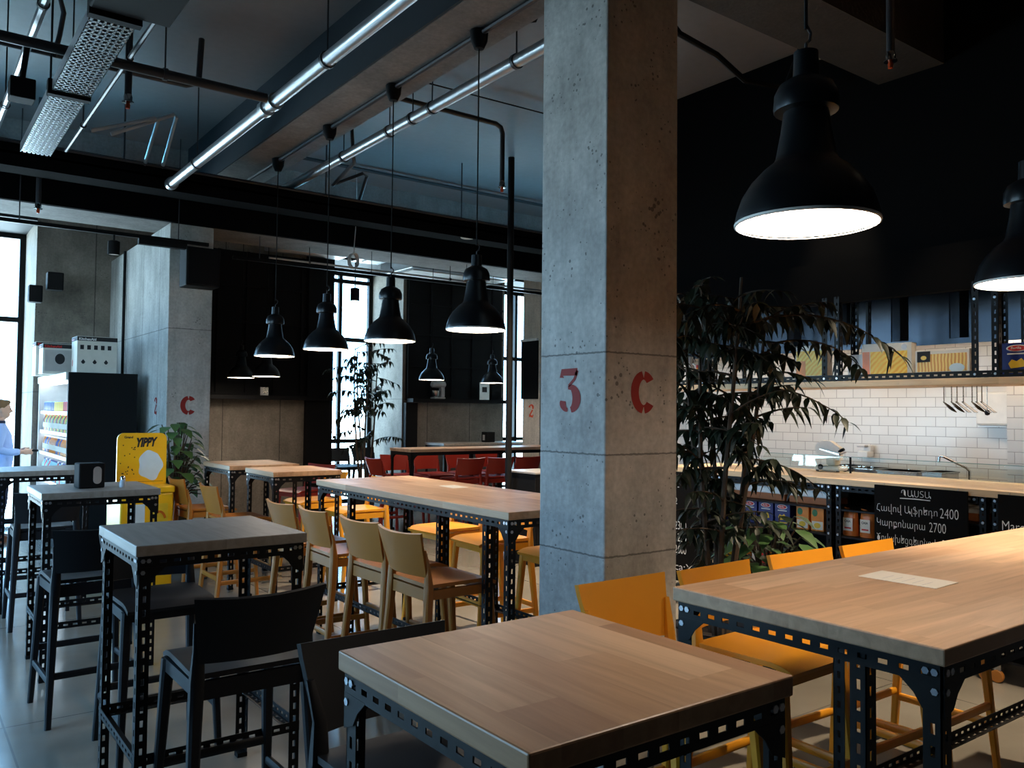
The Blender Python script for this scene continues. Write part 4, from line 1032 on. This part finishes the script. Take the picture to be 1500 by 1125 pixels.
# chalkboards
def board(label, y0, y1, z0, z1):
    t = thing('chalkboard', label, 'chalkboard', (5.352, (y0 + y1) / 2, z0))
    hw = (y1 - y0) / 2; MB().cbox(0, -hw, 0, .014, hw, z1 - z0, .002).build('board_panel', M['board'], t)
    for s in (-1, 1): MB().tube([(.007, s * hw * .8, z1 - z0), (.02, s * hw * .8, z1 - z0 + .012), (.03, s * hw * .8, z1 - z0 + .0)], .003, 5).build('hanging_wire', M['bolt'], t)
    return t, lambda y, z: (-.0015, y - (y0 + y1) / 2, z - z0)
LD, LU = (0, -1, 0), (0, 0, 1)
t, q = board('large chalkboard with a three-line Armenian pasta price list on the counter front', 2.48, 3.09, .42, 1.137)
text('ՊԱՍՏԱ', .06, M['chalk'], t, q(2.905, 1.075), LD, LU, 'chalk_lettering', -.0009, w=.20)
ul = MB(); ribbon(ul, [(0, 0), (.1, .003), (.2, .001)], [.005, .006, .005], q(2.91, 1.06), LD, LU, (0, 0, 0)); ul.build('chalk_underline', M['chalk'], t)
for s_, y, z, sz, xs in (('Հավով Ալֆրեդո', 3.075, .965, .068, .41), ('2400', 2.652, .957, .092, .118), ('Կարբոնարա', 3.075, .868, .07, .33), ('2700', 2.72, .862, .09, .108), ('Ծովախեցգետնով', 3.075, .765, .072, .40), ('3200', 2.64, .76, .09, .108)):
    text(s_, sz, M['chalk'], t, q(y, z), LD, LU, 'chalk_lettering', -.0011, w=xs)
t, q = board('chalkboard at the right end of the counter cut by the view\'s edge', 1.70, 2.305, .42, 1.137)
text('Margarita', .085, M['chalk'], t, q(2.285, .925), LD, LU, 'chalk_lettering', -.001, xs=.75); text('Formaggi', .075, M['chalk'], t, q(2.28, .835), LD, LU, 'chalk_lettering', -.001, xs=.75)
t, q = board('chalkboard with price figures at the counter end behind the column and ficus', 4.6, 5.0, .2, 1.11)
for s_, y, z, sz, xs in (('2', 4.86, .98, .08, .03), ('2', 4.88, .84, .08, .03), ('2300', 4.88, .63, .10, .13), (': 220', 4.88, .53, .10, .13), ('2600', 4.88, .43, .10, .13), ('ca:X', 4.88, .29, .09, .2)):
    text(s_, sz, M['chalk'], t, q(y, z), LD, LU, 'chalk_lettering', -.0005, w=xs)
# glass guard on the worktop
t = thing('glass_guard', 'low clear glass guard standing along the worktop', 'glass guard', (5.95, 0, 1.156))
for a, b in ((.3, 3.62), (3.635, 4.4)):
    MB().box(-.004, a, .004, .004, b, .122).build('glass_panel', M['gguard'], t)
    MB().box(-.005, a, .122, .005, b, .127).build('glass_edge', M['gedge'], t)
MB().box(-.006, 3.6215, 0, .006, 3.6335, .125).build('joint_post', M['blackmat'], t)
MB().prism([(0, 0), (.09, 0), (0, .125)], (-.003, 4.405, 0), (0, 1, 0), (0, 0, 1), (.006, 0, 0)).build('end_gusset', M['gguard'], t)
st = MB().box(0, -.03, 0, .001, .03, .10).build('sticker', M['white']); st.location = (5.943, 2.36, 1.17); tag(st, 'small red and blue sticker on the glass guard at the right', 'sticker')
MB().box(-.0008, -.028, .075, 0, .028, .098).box(-.0008, -.022, .045, 0, .022, .07).build('red_print', M['redp'], st); MB().box(-.0008, -.018, .01, 0, .018, .034).build('blue_print', M['blue'], st)
# overhead shelf
t = thing('overhead_shelf', 'overhead pine-edged shelf with slotted black posts above the counter', 'shelf', (0, 0, 0))
MB().cbox(5.37, .2, 1.80, 5.80, 5.03, 1.842, .003).build('pine_board', M['pine'], t)
for x, d in ((5.375, 1), (5.795, -1)): MB().flange((x, .25, 1.843), (0, 1, 0), (0, 0, 1), (d, 0, 0), 4.75, .042, .003, True).build('edge_rail', M['black'], t)
for y, sy in ((2.30, 1), (2.46, -1), (3.36, 1), (3.50, -1), (4.48, 1), (4.62, -1), (4.96, -1)):
    for x, d in ((5.378, 1), (5.792, -1)):
        k = MB().angle((x, y, 1.843), (0, 0, 1), (d, 0, 0), (0, sy, 0), .60, .042, True).build('post', M['black'], t)
        if d > 0:
            for z in (1.863, 2.33): MB().tube([(x, y + sy * .02, z), (x - .008, y + sy * .02, z)], .008, 6).build('bolt', M['bolt'], k)
MB().angle((5.42, 4.98, 1.156), (0, 0, 1), (1, 0, 0), (0, -1, 0), .644, .06, True).build('end_post', M['black'], t)
MB().box(5.38, .2, 2.40, 5.449, 5.03, 2.70).build('fascia', M['bulkhead'], t)
# goods on the overhead shelf
def carton(name, label, y, w, z, h, d, mat, x=5.47, group=None, rz=0):
    t = thing(name, label, 'carton', (x, y, z), rz, group)
    MB().cbox(0, -w / 2, 0, d, w / 2, h, .003).build('carton_body', mat, t); return t
def face(t, y0, z0, y1, z1, mat, name='printed_picture', x=-.001):
    return MB().box(x, y0, z0, x + .0012, y1, z1).build(name, mat, t)
zs = 1.8425
t = carton('pasta_carton', 'white pasta carton with a yellow strand picture left of the double posts', 3.655, .26, zs, .275, .08, M['cream'])
face(t, -.10, .05, .12, .235, M['pasta1']); face(t, .04, .04, .12, .16, M['orangep'], 'printed_patch', -.0018)
t = carton('white_carton', 'plain white carton standing at an angle right of the double posts', 3.30, .14, zs, .19, .09, M['white'], 5.5)
face(t, -.0, .05, .01, .16, M['silver'], 'printed_lines')
t = carton('pasta_carton', 'tall white pasta carton with a yellow spaghetti picture and brown glass', 3.06, .34, zs, .255, .08, M['cream'], 5.46, rz=.10)
face(t, -.14, .045, .11, .20, M['pasta1']); face(t, .115, .045, .165, .20, M['bag'], 'printed_glass')
e = MB(); e.prism(arc(0, 0, .02, .02, 0, 360, 16)[:-1], (-.001, -.12, .225), (0, 1, 0), (0, 0, 1), (.001, 0, 0)); e.build('printed_seal', M['silver'], t)
t = carton('pasta_carton', 'wide low pasta carton with ribbon noodle picture and dark corner label', 2.685, .36, zs, .19, .09, M['cream'], 5.46, rz=-.06)
face(t, -.165, .05, .165, .165, M['pasta2']); face(t, .075, .115, .165, .185, M['ink'], 'corner_label', -.0025)
e = MB(); e.prism(arc(0, 0, .02, .014, 0, 360, 16)[:-1], (-.003, .12, .142), (0, 1, 0), (0, 0, 1), (.001, 0, 0)); e.build('printed_nest', M['yelp'], t)
e = MB(); e.prism(arc(0, 0, .05, .03, 0, 360, 16)[:-1], (-.0025, -.10, .07), (0, 1, 0), (0, 0, 1), (.001, 0, 0)); e.build('printed_flower', M['adblue'], t)
def navy(label, y, z, w, h, x=5.47, group=None):
    t = carton('pasta_carton', label, y, w, z, h, .07, M['blue'], x, group)
    e = MB(); e.prism(arc(0, 0, w * .33, h * .10, 0, 360, 20)[:-1], (-.0012, 0, h * .84), (0, 1, 0), (0, 0, 1), (.0012, 0, 0)); e.build('oval_badge', M['white'], t)
    e = MB(); e.prism(arc(0, 0, w * .28, h * .075, 0, 360, 20)[:-1], (-.0022, 0, h * .84), (0, 1, 0), (0, 0, 1), (.0012, 0, 0)); e.build('red_badge', M['redp'], t)
    text('Barilla', h * .10, M['white'], t, (-.0028, w * .19, h * .815), LD, LU, 'badge_lettering', .0002, align='LEFT', xs=w * .38 / (h * .10 * 3.0))
    face(t, -w * .3, h * .66, w * .3, h * .70, M['white'], 'printed_name')
    e = MB(); e.prism([(x_ * w, z_ * h) for x_, z_ in ((-.25, .3), (.2, .26), (.27, .4), (.16, .52), (.02, .46), (-.12, .55), (-.22, .44))], (-.0012, 0, 0), (0, 1, 0), (0, 0, 1), (.0012, 0, 0)); e.build('printed_pasta', M['yelp'], t)
    face(t, -w * .3, h * .14, w * .25, h * .19, M['yelp'], 'printed_name')
    return t
navy('large navy pasta carton with a red oval badge on the overhead shelf', 2.235, zs, .19, .21)
t = thing('white_jug', 'white jug at the left end of the overhead shelf behind the leaves', 'jug', (5.52, 4.88, zs))
MB().lathe([(0, 0), (.05, 0), (.055, .06), (.05, .16), (.035, .21), (.04, .25), (0, .25)], 16).build('jug_body', M['white'], t)
MB().tube([(0, -.05, .19), (0, -.085, .17), (0, -.085, .1), (0, -.052, .07)], .008, 8).build('jug_handle', M['white'], t)
t = thing('orange_bottle', 'small orange bottle beside the white jug on the overhead shelf', 'bottle', (5.50, 4.76, zs))
MB().lathe([(0, 0), (.036, 0), (.04, .05), (.03, .1), (.014, .13), (.014, .15), (0, .15)], 14).build('bottle_body', M['orangep'], t)
MB().lathe([(0, .15), (.016, .15), (.016, .175), (0, .175)], 12).build('cap', M['redp'], t)
# goods in the counter shelves
g1 = 'navy pasta cartons on the counter shelf'
for y, lab in ((3.90, 'navy pasta carton next to the orange cartons'), (4.05, 'second navy pasta carton from the orange cartons'), (4.20, 'third navy pasta carton from the orange cartons, partly behind leaves'),
               (4.36, 'fourth navy pasta carton from the orange cartons, behind leaves'), (4.60, 'navy pasta carton behind the ficus next to the end chalkboard')):
    navy(lab, y, .7535, .135, .175, 5.47, g1)
for y, lab in ((3.725, 'orange pasta carton nearer the navy cartons'), (3.60, 'orange pasta carton nearer the double post')):
    t = carton('pasta_carton', lab, y, .105, .7535, .175, .06, M['orangep'], 5.47, 'orange pasta cartons on the counter shelf')
    face(t, -.045, .01, .045, .07, M['paper'], 'printed_patch')
    e = MB(); e.prism(arc(0, 0, .022, .026, 0, 360, 16)[:-1], (-.0018, .02, .13), (0, 1, 0), (0, 0, 1), (.001, 0, 0)); e.build('green_badge', M['greenp'], t)
    e = MB(); e.prism(arc(0, 0, .028, .02, 0, 360, 12)[:-1], (-.0022, 0, .04), (0, 1, 0), (0, 0, 1), (.001, 0, 0)); e.build('printed_pasta', M['yelp'], t)
for y, lab in ((3.345, 'orange and cream paper bag nearer the double post'), (3.215, 'orange and cream paper bag next to the large chalkboard')):
    t = thing('flour_bag', lab, 'bag', (5.49, y, .7535), 0, 'paper bags on the counter shelf')
    g = []
    for i in range(9):
        u = i / 8; hw = .058 * (1 - .12 * u * u); dp = .035 * (1 - .8 * u ** 3) + .004
        g.append([(dp * math.sin(a) * -1 * (1 if abs(math.cos(a)) < .99 else 1), hw * math.cos(a), .185 * u + (.012 * math.cos(a) if i == 8 else 0)) for a in [2 * PI * k / 16 for k in range(16)]])
    mb = MB(); vs = [p for r_ in g for p in r_]; fs = [(i * 16 + k, i * 16 + (k + 1) % 16, (i + 1) * 16 + (k + 1) % 16, (i + 1) * 16 + k) for i in range(8) for k in range(16)]
    mb.add(vs, fs, True); mb.add(vs[:16], [tuple(range(16))[::-1]]); mb.add(vs[-16:], [tuple(range(16))]); mb.build('bag_body', M['bag'], t)
    MB().box(-.0405, -.036, .035, -.0385, .036, .125).build('cream_label', M['paper'], t)
    text('CASA', .022, M['ink'], t, (-.0412, .026, .095), LD, LU, 'printed_name', .0006, xs=.85)
    MB().box(-.0412, -.025, .05, -.0405, .025, .06).build('red_print', M['redp'], t)
for k, (y0, y1) in enumerate(((3.52, 3.86), (3.9, 4.4), (3.0, 3.12), (2.44, 2.9))):
    t = thing('food_tray', ('foil-lidded food tray right of the dark handle', 'long foil-lidded food tray by the leaves', 'small foil-lidded tray at the double post', 'foil-lidded food tray behind the large chalkboard')[k], 'food tray', (5.62, (y0 + y1) / 2, .941), 0, 'foil-lidded trays under the worktop')
    hw = (y1 - y0) / 2; MB().cbox(-.12, -hw, 0, .12, hw, .055, .006).build('tray_body', M['food'], t)
    MB().cbox(-.125, -hw - .004, .05, .125, hw + .004, .105, .008).build('foil_lid', M['foil'], t)
rnd = random.Random(9)
pm = [M['yelp'], M['redp'], M['paper'], mats['amber'], M['greenp']]
pn = ['yellow', 'red', 'cream', 'amber', 'green']
done = {}
for i in range(16):
    y = 3.55 + i * .087; k = i % 5
    if 4.44 < y < 4.52: continue
    if k not in done:
        o = MB().lathe([(0, 0), (.034, 0), (.034, .11), (.026, .125), (0, .125)], 12).build('jar', pm[k]); o.location = (5.5, y, .4515)
        tag(o, pn[k] + ' jar on the low counter shelf behind the plants', 'jar', pn[k] + ' jars on the low counter shelf'); MB().lathe([(0, .125), (.028, .125), (.028, .14), (0, .14)], 12).build('lid', M['steel'], o); done[k] = o
    else: dup(done[k], (5.5, y, .4515))
# utensils hanging under the overhead shelf
def utensil(lab, y, kind):
    t = thing('kitchen_utensil', lab, 'utensil', (5.60, y, 1.799), 0, 'utensils hanging under the overhead shelf')
    MB().tube([(0, 0, 0), (0, 0, -.105)], .0035, 6).build('handle', M['steel'], t)
    b = MB(); d = V((0, -.085, -.07)); s = V((.022, 0, 0))
    p0 = V((0, .004, -.10))
    if kind == 0: b.prism([(-.014, 0), (-.024, .4), (-.024, 1), (.024, 1), (.024, .4), (.014, 0)], p0, (1, 0, 0), d, V((0, .002, -.002)))
    else:
        g = [[tuple(p0 + d * (i / 6) + V(((j / 6 - .5) * .05 * math.sin(PI * (i + .6) / 7.2), 0, -.014 * math.sin(PI * i / 6) * (1 - (2 * j / 6 - 1) ** 2)))) for j in range(7)] for i in range(7)]; b.shell(g, .0018)
    b.build('blade' if kind == 0 else 'bowl', M['hood'], t)
for k, (y, kd, lab) in enumerate(((2.74, 1, 'hanging steel ladle at the left end of the utensil row'), (2.69, 1, 'second hanging steel spoon from the left'), (2.655, 0, 'third hanging steel utensil from the left, a turner'), (2.615, 0, 'hanging steel turner in the middle of the row'),
                             (2.56, 1, 'hanging steel spoon third from the paper dispenser end'), (2.53, 0, 'hanging steel turner second from the paper dispenser end'), (2.50, 0, 'hanging steel turner at the paper dispenser end'))): utensil(lab, y, kd)
t = thing('tea_strainer', 'small dark round strainer hanging in front of the paper dispenser', 'strainer', (5.60, 2.468, 1.799))
MB().tube([(0, 0, 0), (0, 0, -.155)], .002, 5).build('handle', M['steel'], t); MB().lathe([(0, -.19), (.012, -.186), (.017, -.172), (.012, -.158), (0, -.154)], 12).build('bowl', M['ink'], t)
# slicer on the worktop
t = thing('meat_slicer', 'white meat slicer standing on the worktop behind the glass guard', 'slicer', (6.04, 3.86, 1.1555), .0)
MB().cbox(-.07, -.12, .008, .07, .10, .045, .015).cbox(-.04, -.07, .045, .05, .02, .12, .02).build('slicer_base', M['cream'], t)
for sy in (-.1, .08):
    for sx in (-.05, .05): MB().lathe([(0, 0), (.012, 0), (.012, .009), (0, .009)], 10, (sx, sy, 0)).build('foot', M['blackmat'], t)
g = MB(); g.prism([(-.10, .09), (.02, .09), (.10, .13), (.12, .2), (.06, .245), (-.02, .24), (-.10, .19)], (-.03, -.0, 0), (0, 1, 0), (0, 0, 1), (.05, 0, 0)); g.build('blade_housing', M['cream'], t)
MB().prism([(-.11, .13), (.06, .17), (.065, .18), (-.11, .145)], (-.05, 0, 0), (0, 1, 0), (0, 0, 1), (.02, 0, 0)).build('slide_plate', M['steel'], t)
MB().tube([(-.02, -.09, .16), (-.02, -.135, .18)], .012, 10).build('grip', M['blackmat'], t); MB().tube([(-.03, -.08, .125), (-.03, -.16, .16)], .006, 8).build('lever', M['silver'], t)
MB().tube([(-.075, .04, .035), (-.068, .04, .035)], .022, 16).build('dial', M['blackmat'], t)
# back counter and its things
t = thing('back_counter', 'stainless back counter along the tiled kitchen wall', 'counter', (0, 0, 0))
MB().cbox(6.5, 2.80, .98, 7.19, 6.2, 1.02, .004).build('steel_top', M['steel'], t); MB().box(6.55, 2.85, .1, 7.15, 6.15, .98).build('cupboard', M['steel'], t)
MB().box(7.17, 2.8, 1.02, 7.19, 6.2, 1.07).build('splashback', M['steel'], t); MB().box(6.6, 2.9, 0, 7.1, 6.1, .1).build('plinth', M['blackmat'], t)
def bx(name, lab, cat, y0, y1, h, mat, x0=6.62, x1=6.9, handle=True):
    t = thing(name, lab, cat, ((x0 + x1) / 2, (y0 + y1) / 2, 1.021)); a, b = (x1 - x0) / 2, (y1 - y0) / 2
    MB().cbox(-a, -b, 0, a, b, h, .006).build('container_body', mat, t)
    MB().cbox(-a - .006, -b - .006, h - .012, a + .006, b + .006, h, .003).build('rim', M['steel'], t)
    if handle: MB().tube([(-a - .004, -.04, h * .6), (-a - .03, -.04, h * .6), (-a - .03, .04, h * .6), (-a - .004, .04, h * .6)], .005, 6).build('handle', M['steel'], t)
bx('gastro_container', 'dark container nearest the slicer on the back counter', 'container', 4.02, 4.24, .145, M['blackmat'])
bx('gastro_container', 'dark container with a pale cable beside the steel one', 'container', 3.83, 4.0, .135, M['pipe'])
bx('gastro_container', 'long stainless container in the middle of the back counter', 'container', 3.46, 3.80, .13, M['steel'], handle=False)
bx('gastro_container', 'small stainless container left of the tap', 'container', 3.26, 3.42, .14, M['steel'])
bx('sponge_box', 'small yellow box right of the tap behind the glass', 'box', 2.92, 2.98, .07, M['yelp'], 6.62, 6.7, False)
t = thing('kitchen_tap', 'chrome kitchen tap with a long bent spout', 'tap', (6.86, 3.16, 1.021))
MB().lathe([(0, 0), (.028, 0), (.026, .02), (.018, .03), (.017, .06), (0, .06)], 14).build('tap_base', M['chrome'], t)
MB().tube([(0, 0, .05), (0, 0, .15), (-.01, .02, .175), (-.06, .17, .255), (-.065, .19, .262), (-.066, .205, .255), (-.066, .21, .21)], [.011, .011, .011, .010, .010, .011, .013], 10).build('spout', M['chrome'], t)
for s in (-1, 1): MB().tube([(0, 0, .045), (0, s * .05, .055), (-.01, s * .085, .05)], [.012, .010, .007], 8).build('tap_handle', M['chrome'], t)
t = thing('soap_dispenser', 'white soap dispenser on the tiled wall right of the slicer', 'dispenser', (7.13, 4.20, 1.22))
MB().cbox(-.05, -.05, 0, .06, .05, .06, .01).cbox(0, -.05, .055, .06, .02, .115, .01).build('dispenser_body', M['white'], t); MB().cbox(-.06, -.03, .095, .0, .05, .115, .006).build('push_lever', M['silver'], t)
t = thing('paper_dispenser', 'white paper towel dispenser on the tiled wall behind the hanging utensils', 'dispenser', (7.13, 3.08, 1.53))
MB().cbox(-.06, -.13, 0, .065, .13, .27, .02).build('dispenser_body', M['white'], t); MB().box(-.05, -.1, -.006, .04, .1, 0).build('paper_slot', M['silver'], t)
# extractor hood
t = thing('extractor_hood', 'stainless extractor hood over the kitchen reflecting blue daylight', 'hood', (0, 0, 0))
MB().box(6.30, .4, 2.14, 6.315, 6.3, 2.95).box(6.315, .4, 2.14, 6.6, .415, 2.95).box(6.6, 2.79, 2.14, 7.19, 2.805, 2.95).box(6.315, 6.285, 2.14, 7.19, 6.3, 2.95).box(6.315, .415, 2.24, 6.6, 6.285, 2.26).box(6.6, 2.805, 2.24, 7.19, 6.285, 2.26).build('hood_body', M['hood'], t)
for y in (2.9, 3.35, 3.8, 4.3, 4.8, 5.3): MB().prism([(0, 0), (.05, -.03), (.12, -.015), (.14, 0)], (6.297, y, 2.18), (0, 1, 0), (1, 0, 0), (0, 0, .74)).build('panel_fold', M['hood'], t)
MB().box(6.34, .6, 2.215, 6.58, 6.1, 2.238).build('light_panel', M['kitem'], t)

# ------------------------------------------------------------------ person at the left edge
def fused(name, mb, mat, parent, vox=.009, sm=6):
    """fuse overlapping closed shapes into one continuous smooth surface"""
    o = mb.build(name, mat); r = o.modifiers.new('r', 'REMESH'); r.mode = 'VOXEL'; r.voxel_size = vox; r.use_smooth_shade = True
    m = o.modifiers.new('s', 'SMOOTH'); m.factor = .5; m.iterations = sm
    bpy.context.view_layer.update()
    me = bpy.data.meshes.new_from_object(o.evaluated_get(bpy.context.evaluated_depsgraph_get())); bpy.data.objects.remove(o)
    me.name = name; me.materials.clear(); me.materials.append(mat)
    for p in me.polygons: p.use_smooth = True
    o = bpy.data.objects.new(name, me); C.objects.link(o); o.parent = parent
    return o
def ell(mb, c, r, n=16):
    vs = []; fs = []
    for i in range(n + 1):
        a = PI * i / n
        for k in range(n):
            w = 2 * PI * k / n; vs.append((c[0] + r[0] * max(math.sin(a), .001) * math.cos(w), c[1] + r[1] * max(math.sin(a), .001) * math.sin(w), c[2] + r[2] * math.cos(a)))
    for i in range(n):
        for k in range(n): fs.append((i * n + k, i * n + (k + 1) % n, (i + 1) * n + (k + 1) % n, (i + 1) * n + k))
    return mb.add(vs, fs, True)
def loft(mb, rings, n=20):
    """closed loft through (x, y, z, rx, ry) rings"""
    vs = []; fs = []
    for x, y, z, rx, ry in rings:
        for k in range(n):
            w = 2 * PI * k / n; vs.append((x + rx * math.cos(w), y + ry * math.sin(w), z))
    for i in range(len(rings) - 1):
        for k in range(n): fs.append((i * n + k, i * n + (k + 1) % n, (i + 1) * n + (k + 1) % n, (i + 1) * n + k))
    mb.add(vs, fs, True); mb.add(vs[:n], [tuple(range(n))[::-1]]); mb.add(vs[-n:], [tuple(range(n))]); return mb
pt = thing('person', 'person in a pale blue shirt standing by the bright window holding a black device', 'person', (1.06, 11.72, 0), -PI / 2)
b = MB()
loft(b, [(0, 0, .84, .15, .10), (0, .01, 1.0, .135, .10), (0, .015, 1.15, .145, .105), (0, .01, 1.28, .165, .10), (0, -.01, 1.36, .15, .08), (0, -.015, 1.40, .07, .06), (0, 0, 1.47, .056, .058)])
ell(b, (0, .02, 1.575), (.074, .094, .11)); ell(b, (0, .045, 1.515), (.052, .06, .055)); b.tube([(0, .10, 1.585), (0, .128, 1.548), (0, .105, 1.54)], [.009, .015, .009], 8)
arms = ((1, [(.165, -.01, 1.34), (.20, -.02, 1.25), (.225, -.03, 1.10), (.21, .10, 1.07), (.19, .225, 1.07)]), (-1, [(-.165, -.01, 1.34), (-.20, -.02, 1.25), (-.22, -.02, 1.10), (-.19, .10, 1.06), (-.165, .225, 1.06)]))
for s, P in arms:
    b.tube(P, [.055, .05, .042, .036, .026], 12)
    x, y, z = P[-1]; ell(b, (x - s * .006, y + .04, z), (.016, .048, .038))
    for f in range(4):
        zz = z + .028 - f * .018; L = (.045, .052, .048, .036)[f]
        b.tube([(x - s * .006, y + .075, zz), (x - s * .016, y + .078 + L * .7, zz - .002), (x - s * .044, y + .07 + L * .55, zz - .006)], [.0095, .009, .0075], 8)
    b.tube([(x - s * .012, y + .02, z + .03), (x - s * .03, y + .055, z + .046), (x - s * .042, y + .085, z + .044)], [.012, .011, .009], 8)
for s in (-1, 1):
    b.tube([(s * .085, 0, .90), (s * .09, .01, .70), (s * .095, .02, .48), (s * .10, -.015, .30), (s * .10, -.03, .08)], [.085, .078, .055, .052, .036], 14)
    b.tube([(s * .10, -.05, .05), (s * .10, .10, .035)], [.04, .03], 10)
    ell(b, (s * .075, .01, 1.565), (.012, .02, .032))
fused('body', b, M['skin'], pt, .007, 5)
b = MB()
loft(b, [(0, .0, .80, .186, .142), (0, .005, .88, .180, .136), (0, .025, 1.0, .160, .128), (0, .025, 1.15, .160, .122), (0, .015, 1.28, .178, .112), (0, -.01, 1.365, .162, .092), (0, -.012, 1.41, .082, .072)])
for s, P in arms: b.tube([P[0], P[1], P[2], P[3], tuple(V(P[3]).lerp(V(P[4]), .75))], [.072, .064, .056, .048, .038], 14)
fused('shirt', b, M['shirt'], pt, .010, 6)
b = MB(); loft(b, [(0, -.008, 1.395, .073, .069), (0, -.004, 1.44, .064, .065)]); b.build('collar', M['navy'], pt)
b = MB(); loft(b, [(0, 0, .80, .165, .12), (0, .003, .90, .162, .118), (0, .003, .93, .158, .114)])
for s in (-1, 1): b.tube([(s * .085, 0, .86), (s * .09, .01, .70), (s * .095, .015, .48), (s * .10, -.01, .30), (s * .10, -.02, .06)], [.10, .098, .08, .074, .07], 16)
fused('trousers', b, M['navy'], pt, .010, 6)
for s in (-1, 1):
    MB().prism([(-.10, 0), (.16, 0), (.18, .02), (.165, .05), (.05, .085), (-.09, .10), (-.11, .05)], (s * .10 - .045, 0, 0), (0, 1, 0), (0, 0, 1), (.09, 0, 0)).build('shoe', M['shoe'], pt)
b = MB(); ell(b, (0, -.002, 1.615), (.080, .098, .085)); ell(b, (0, -.045, 1.565), (.074, .062, .075)); ell(b, (0, .06, 1.66), (.058, .05, .032))
fused('hair', b, M['hair'], pt, .008, 5)
for s in (-1, 1):
    ell(MB_ := MB(), (s * .030, .103, 1.582), (.012, .009, .008), 10); MB_.build('eye', M['ink'], pt)
    MB().box(s * .030 - .016, .106, 1.600, s * .030 + .016, .112, 1.605).build('eyebrow', M['hair'], pt)
MB().tube([(-.022, .100, 1.515), (0, .107, 1.513), (.022, .100, 1.515)], [.003, .005, .003], 6).build('mouth', M['redp'], pt)
d = thing('handheld_device', 'black handheld device in the hand of the person by the window', 'device', (1.06 + .30, 11.72 - .15, 1.075), -PI / 2)
MB().cbox(-.035, -.07, -.005, .035, .09, .022, .008).build('device_body', M['blackmat'], d); MB().box(-.026, -.05, .0225, .026, .05, .0235).build('screen', M['ink'], d)

# ------------------------------------------------------------------ warm track spotlights over the aisle
def tspot(lab, x, y, aim, power, size=46):
    zt = 4.35; t = thing('ceiling_spotlight', lab, 'spotlight', (x, y, zt - .16), 0, 'ceiling spotlights over the kitchen aisle')
    d = (V(aim) - V((x, y, zt - .16))).normalized(); q = V((0, 0, -1)).rotation_difference(d)
    k = MB().lathe([(.042, -.09), (.045, -.088), (.045, .06), (.02, .075), (0, .075)], 16); k.v = [tuple(q @ V(v)) for v in k.v]; k.build('lamp_head', M['blackmat'], t)
    k = MB().disc((0, 0, -.06), .04, 16); k.v = [tuple(q @ V(v)) for v in k.v]; k.build('lens', M['spotem'], t)
    MB().tube([(0, 0, .03), (0, 0, .16)], .008, 8).build('stem', M['blackmat'], t)
    l = bpy.data.lights.new('spot_beam', 'SPOT'); l.energy = power; l.color = (1, .80, .56); l.spot_size = math.radians(size); l.spot_blend = .8; l.shadow_soft_size = .04
    o = bpy.data.objects.new('spot_beam', l); C.objects.link(o); o.location = V((x, y, zt - .16)) + d * .10; o.rotation_euler = q.to_euler()
M['spotem'] = plain('spot_lens', srgb(255, 240, 220), .4, emit=(1, .82, .6, 1), es=12)
for k, (y, aim, pw, sz) in enumerate(((1.3, (5.4, 2.2, 1.0), 190, 40), (3.35, (5.45, 3.45, 1.0), 260, 34), (6.0, (5.0, 6.2, 0), 1300, 84), (1.0, (4.05, 2.1, 0), 800, 48), (1.9, (5.4, 2.85, 1.86), 150, 22))):
    tspot(('ceiling spotlight nearest the camera over the aisle', 'ceiling spotlight aimed at the navy pasta cartons', 'ceiling spotlight farthest along the aisle', 'ceiling spotlight over the aisle floor', 'ceiling spotlight aimed at the overhead shelf')[k], (4.9, 5.15, 4.9, 4.5, 4.6)[k], y, aim, pw, sz)

# ------------------------------------------------------------------ daylight
wd = bpy.data.worlds.new('sky'); S.world = wd; wd.use_nodes = True
bg = wd.node_tree.nodes['Background']; wn, wl_ = wd.node_tree.nodes, wd.node_tree.links      # overcast sky above, sunlit pavement below the horizon
sx = wn.new('ShaderNodeSeparateXYZ'); wl_.new(wn.new('ShaderNodeTexCoord').outputs['Generated'], sx.inputs[0])
rp = ramp(wn, wl_, math_(wn, wl_, 'ADD', math_(wn, wl_, 'MULTIPLY', sx.outputs['Z'], 2.0), .5), [(.44, (.62, .84, 1.0, 1)), (.54, (.17, .33, .53, 1))])
wl_.new(rp.outputs[0], bg.inputs[0]); bg.inputs[1].default_value = 22
def portal(name, loc, rot, sx, sy):
    l = bpy.data.lights.new(name, 'AREA'); l.shape = 'RECTANGLE'; l.size = sx; l.size_y = sy; l.cycles.is_portal = True
    o = bpy.data.objects.new(name, l); C.objects.link(o); o.location = loc; o.rotation_euler = rot
for i, w in enumerate((W1, W2, W3)): portal('window_daylight', ((w[0] + w[1]) / 2, 13.32, 2), (-PI / 2, 0, 0), w[1] - w[0], 4)
for a, b in ys: portal('window_daylight', (XL - .34, (a + b) / 2, 1.65), (0, -PI / 2, 0), 2.8, b - a)
S.view_settings.view_transform = 'Standard'; S.view_settings.look = 'None'; S.view_settings.gamma = 1; S.view_settings.use_curve_mapping = False
S.view_settings.exposure = 0
S.cycles.use_denoising = True; S.cycles.max_bounces = 8; S.cycles.diffuse_bounces = 4; S.cycles.glossy_bounces = 4; S.cycles.transparent_max_bounces = 12
S.cycles.sample_clamp_indirect = 6; S.cycles.caustics_reflective = False; S.cycles.caustics_refractive = False
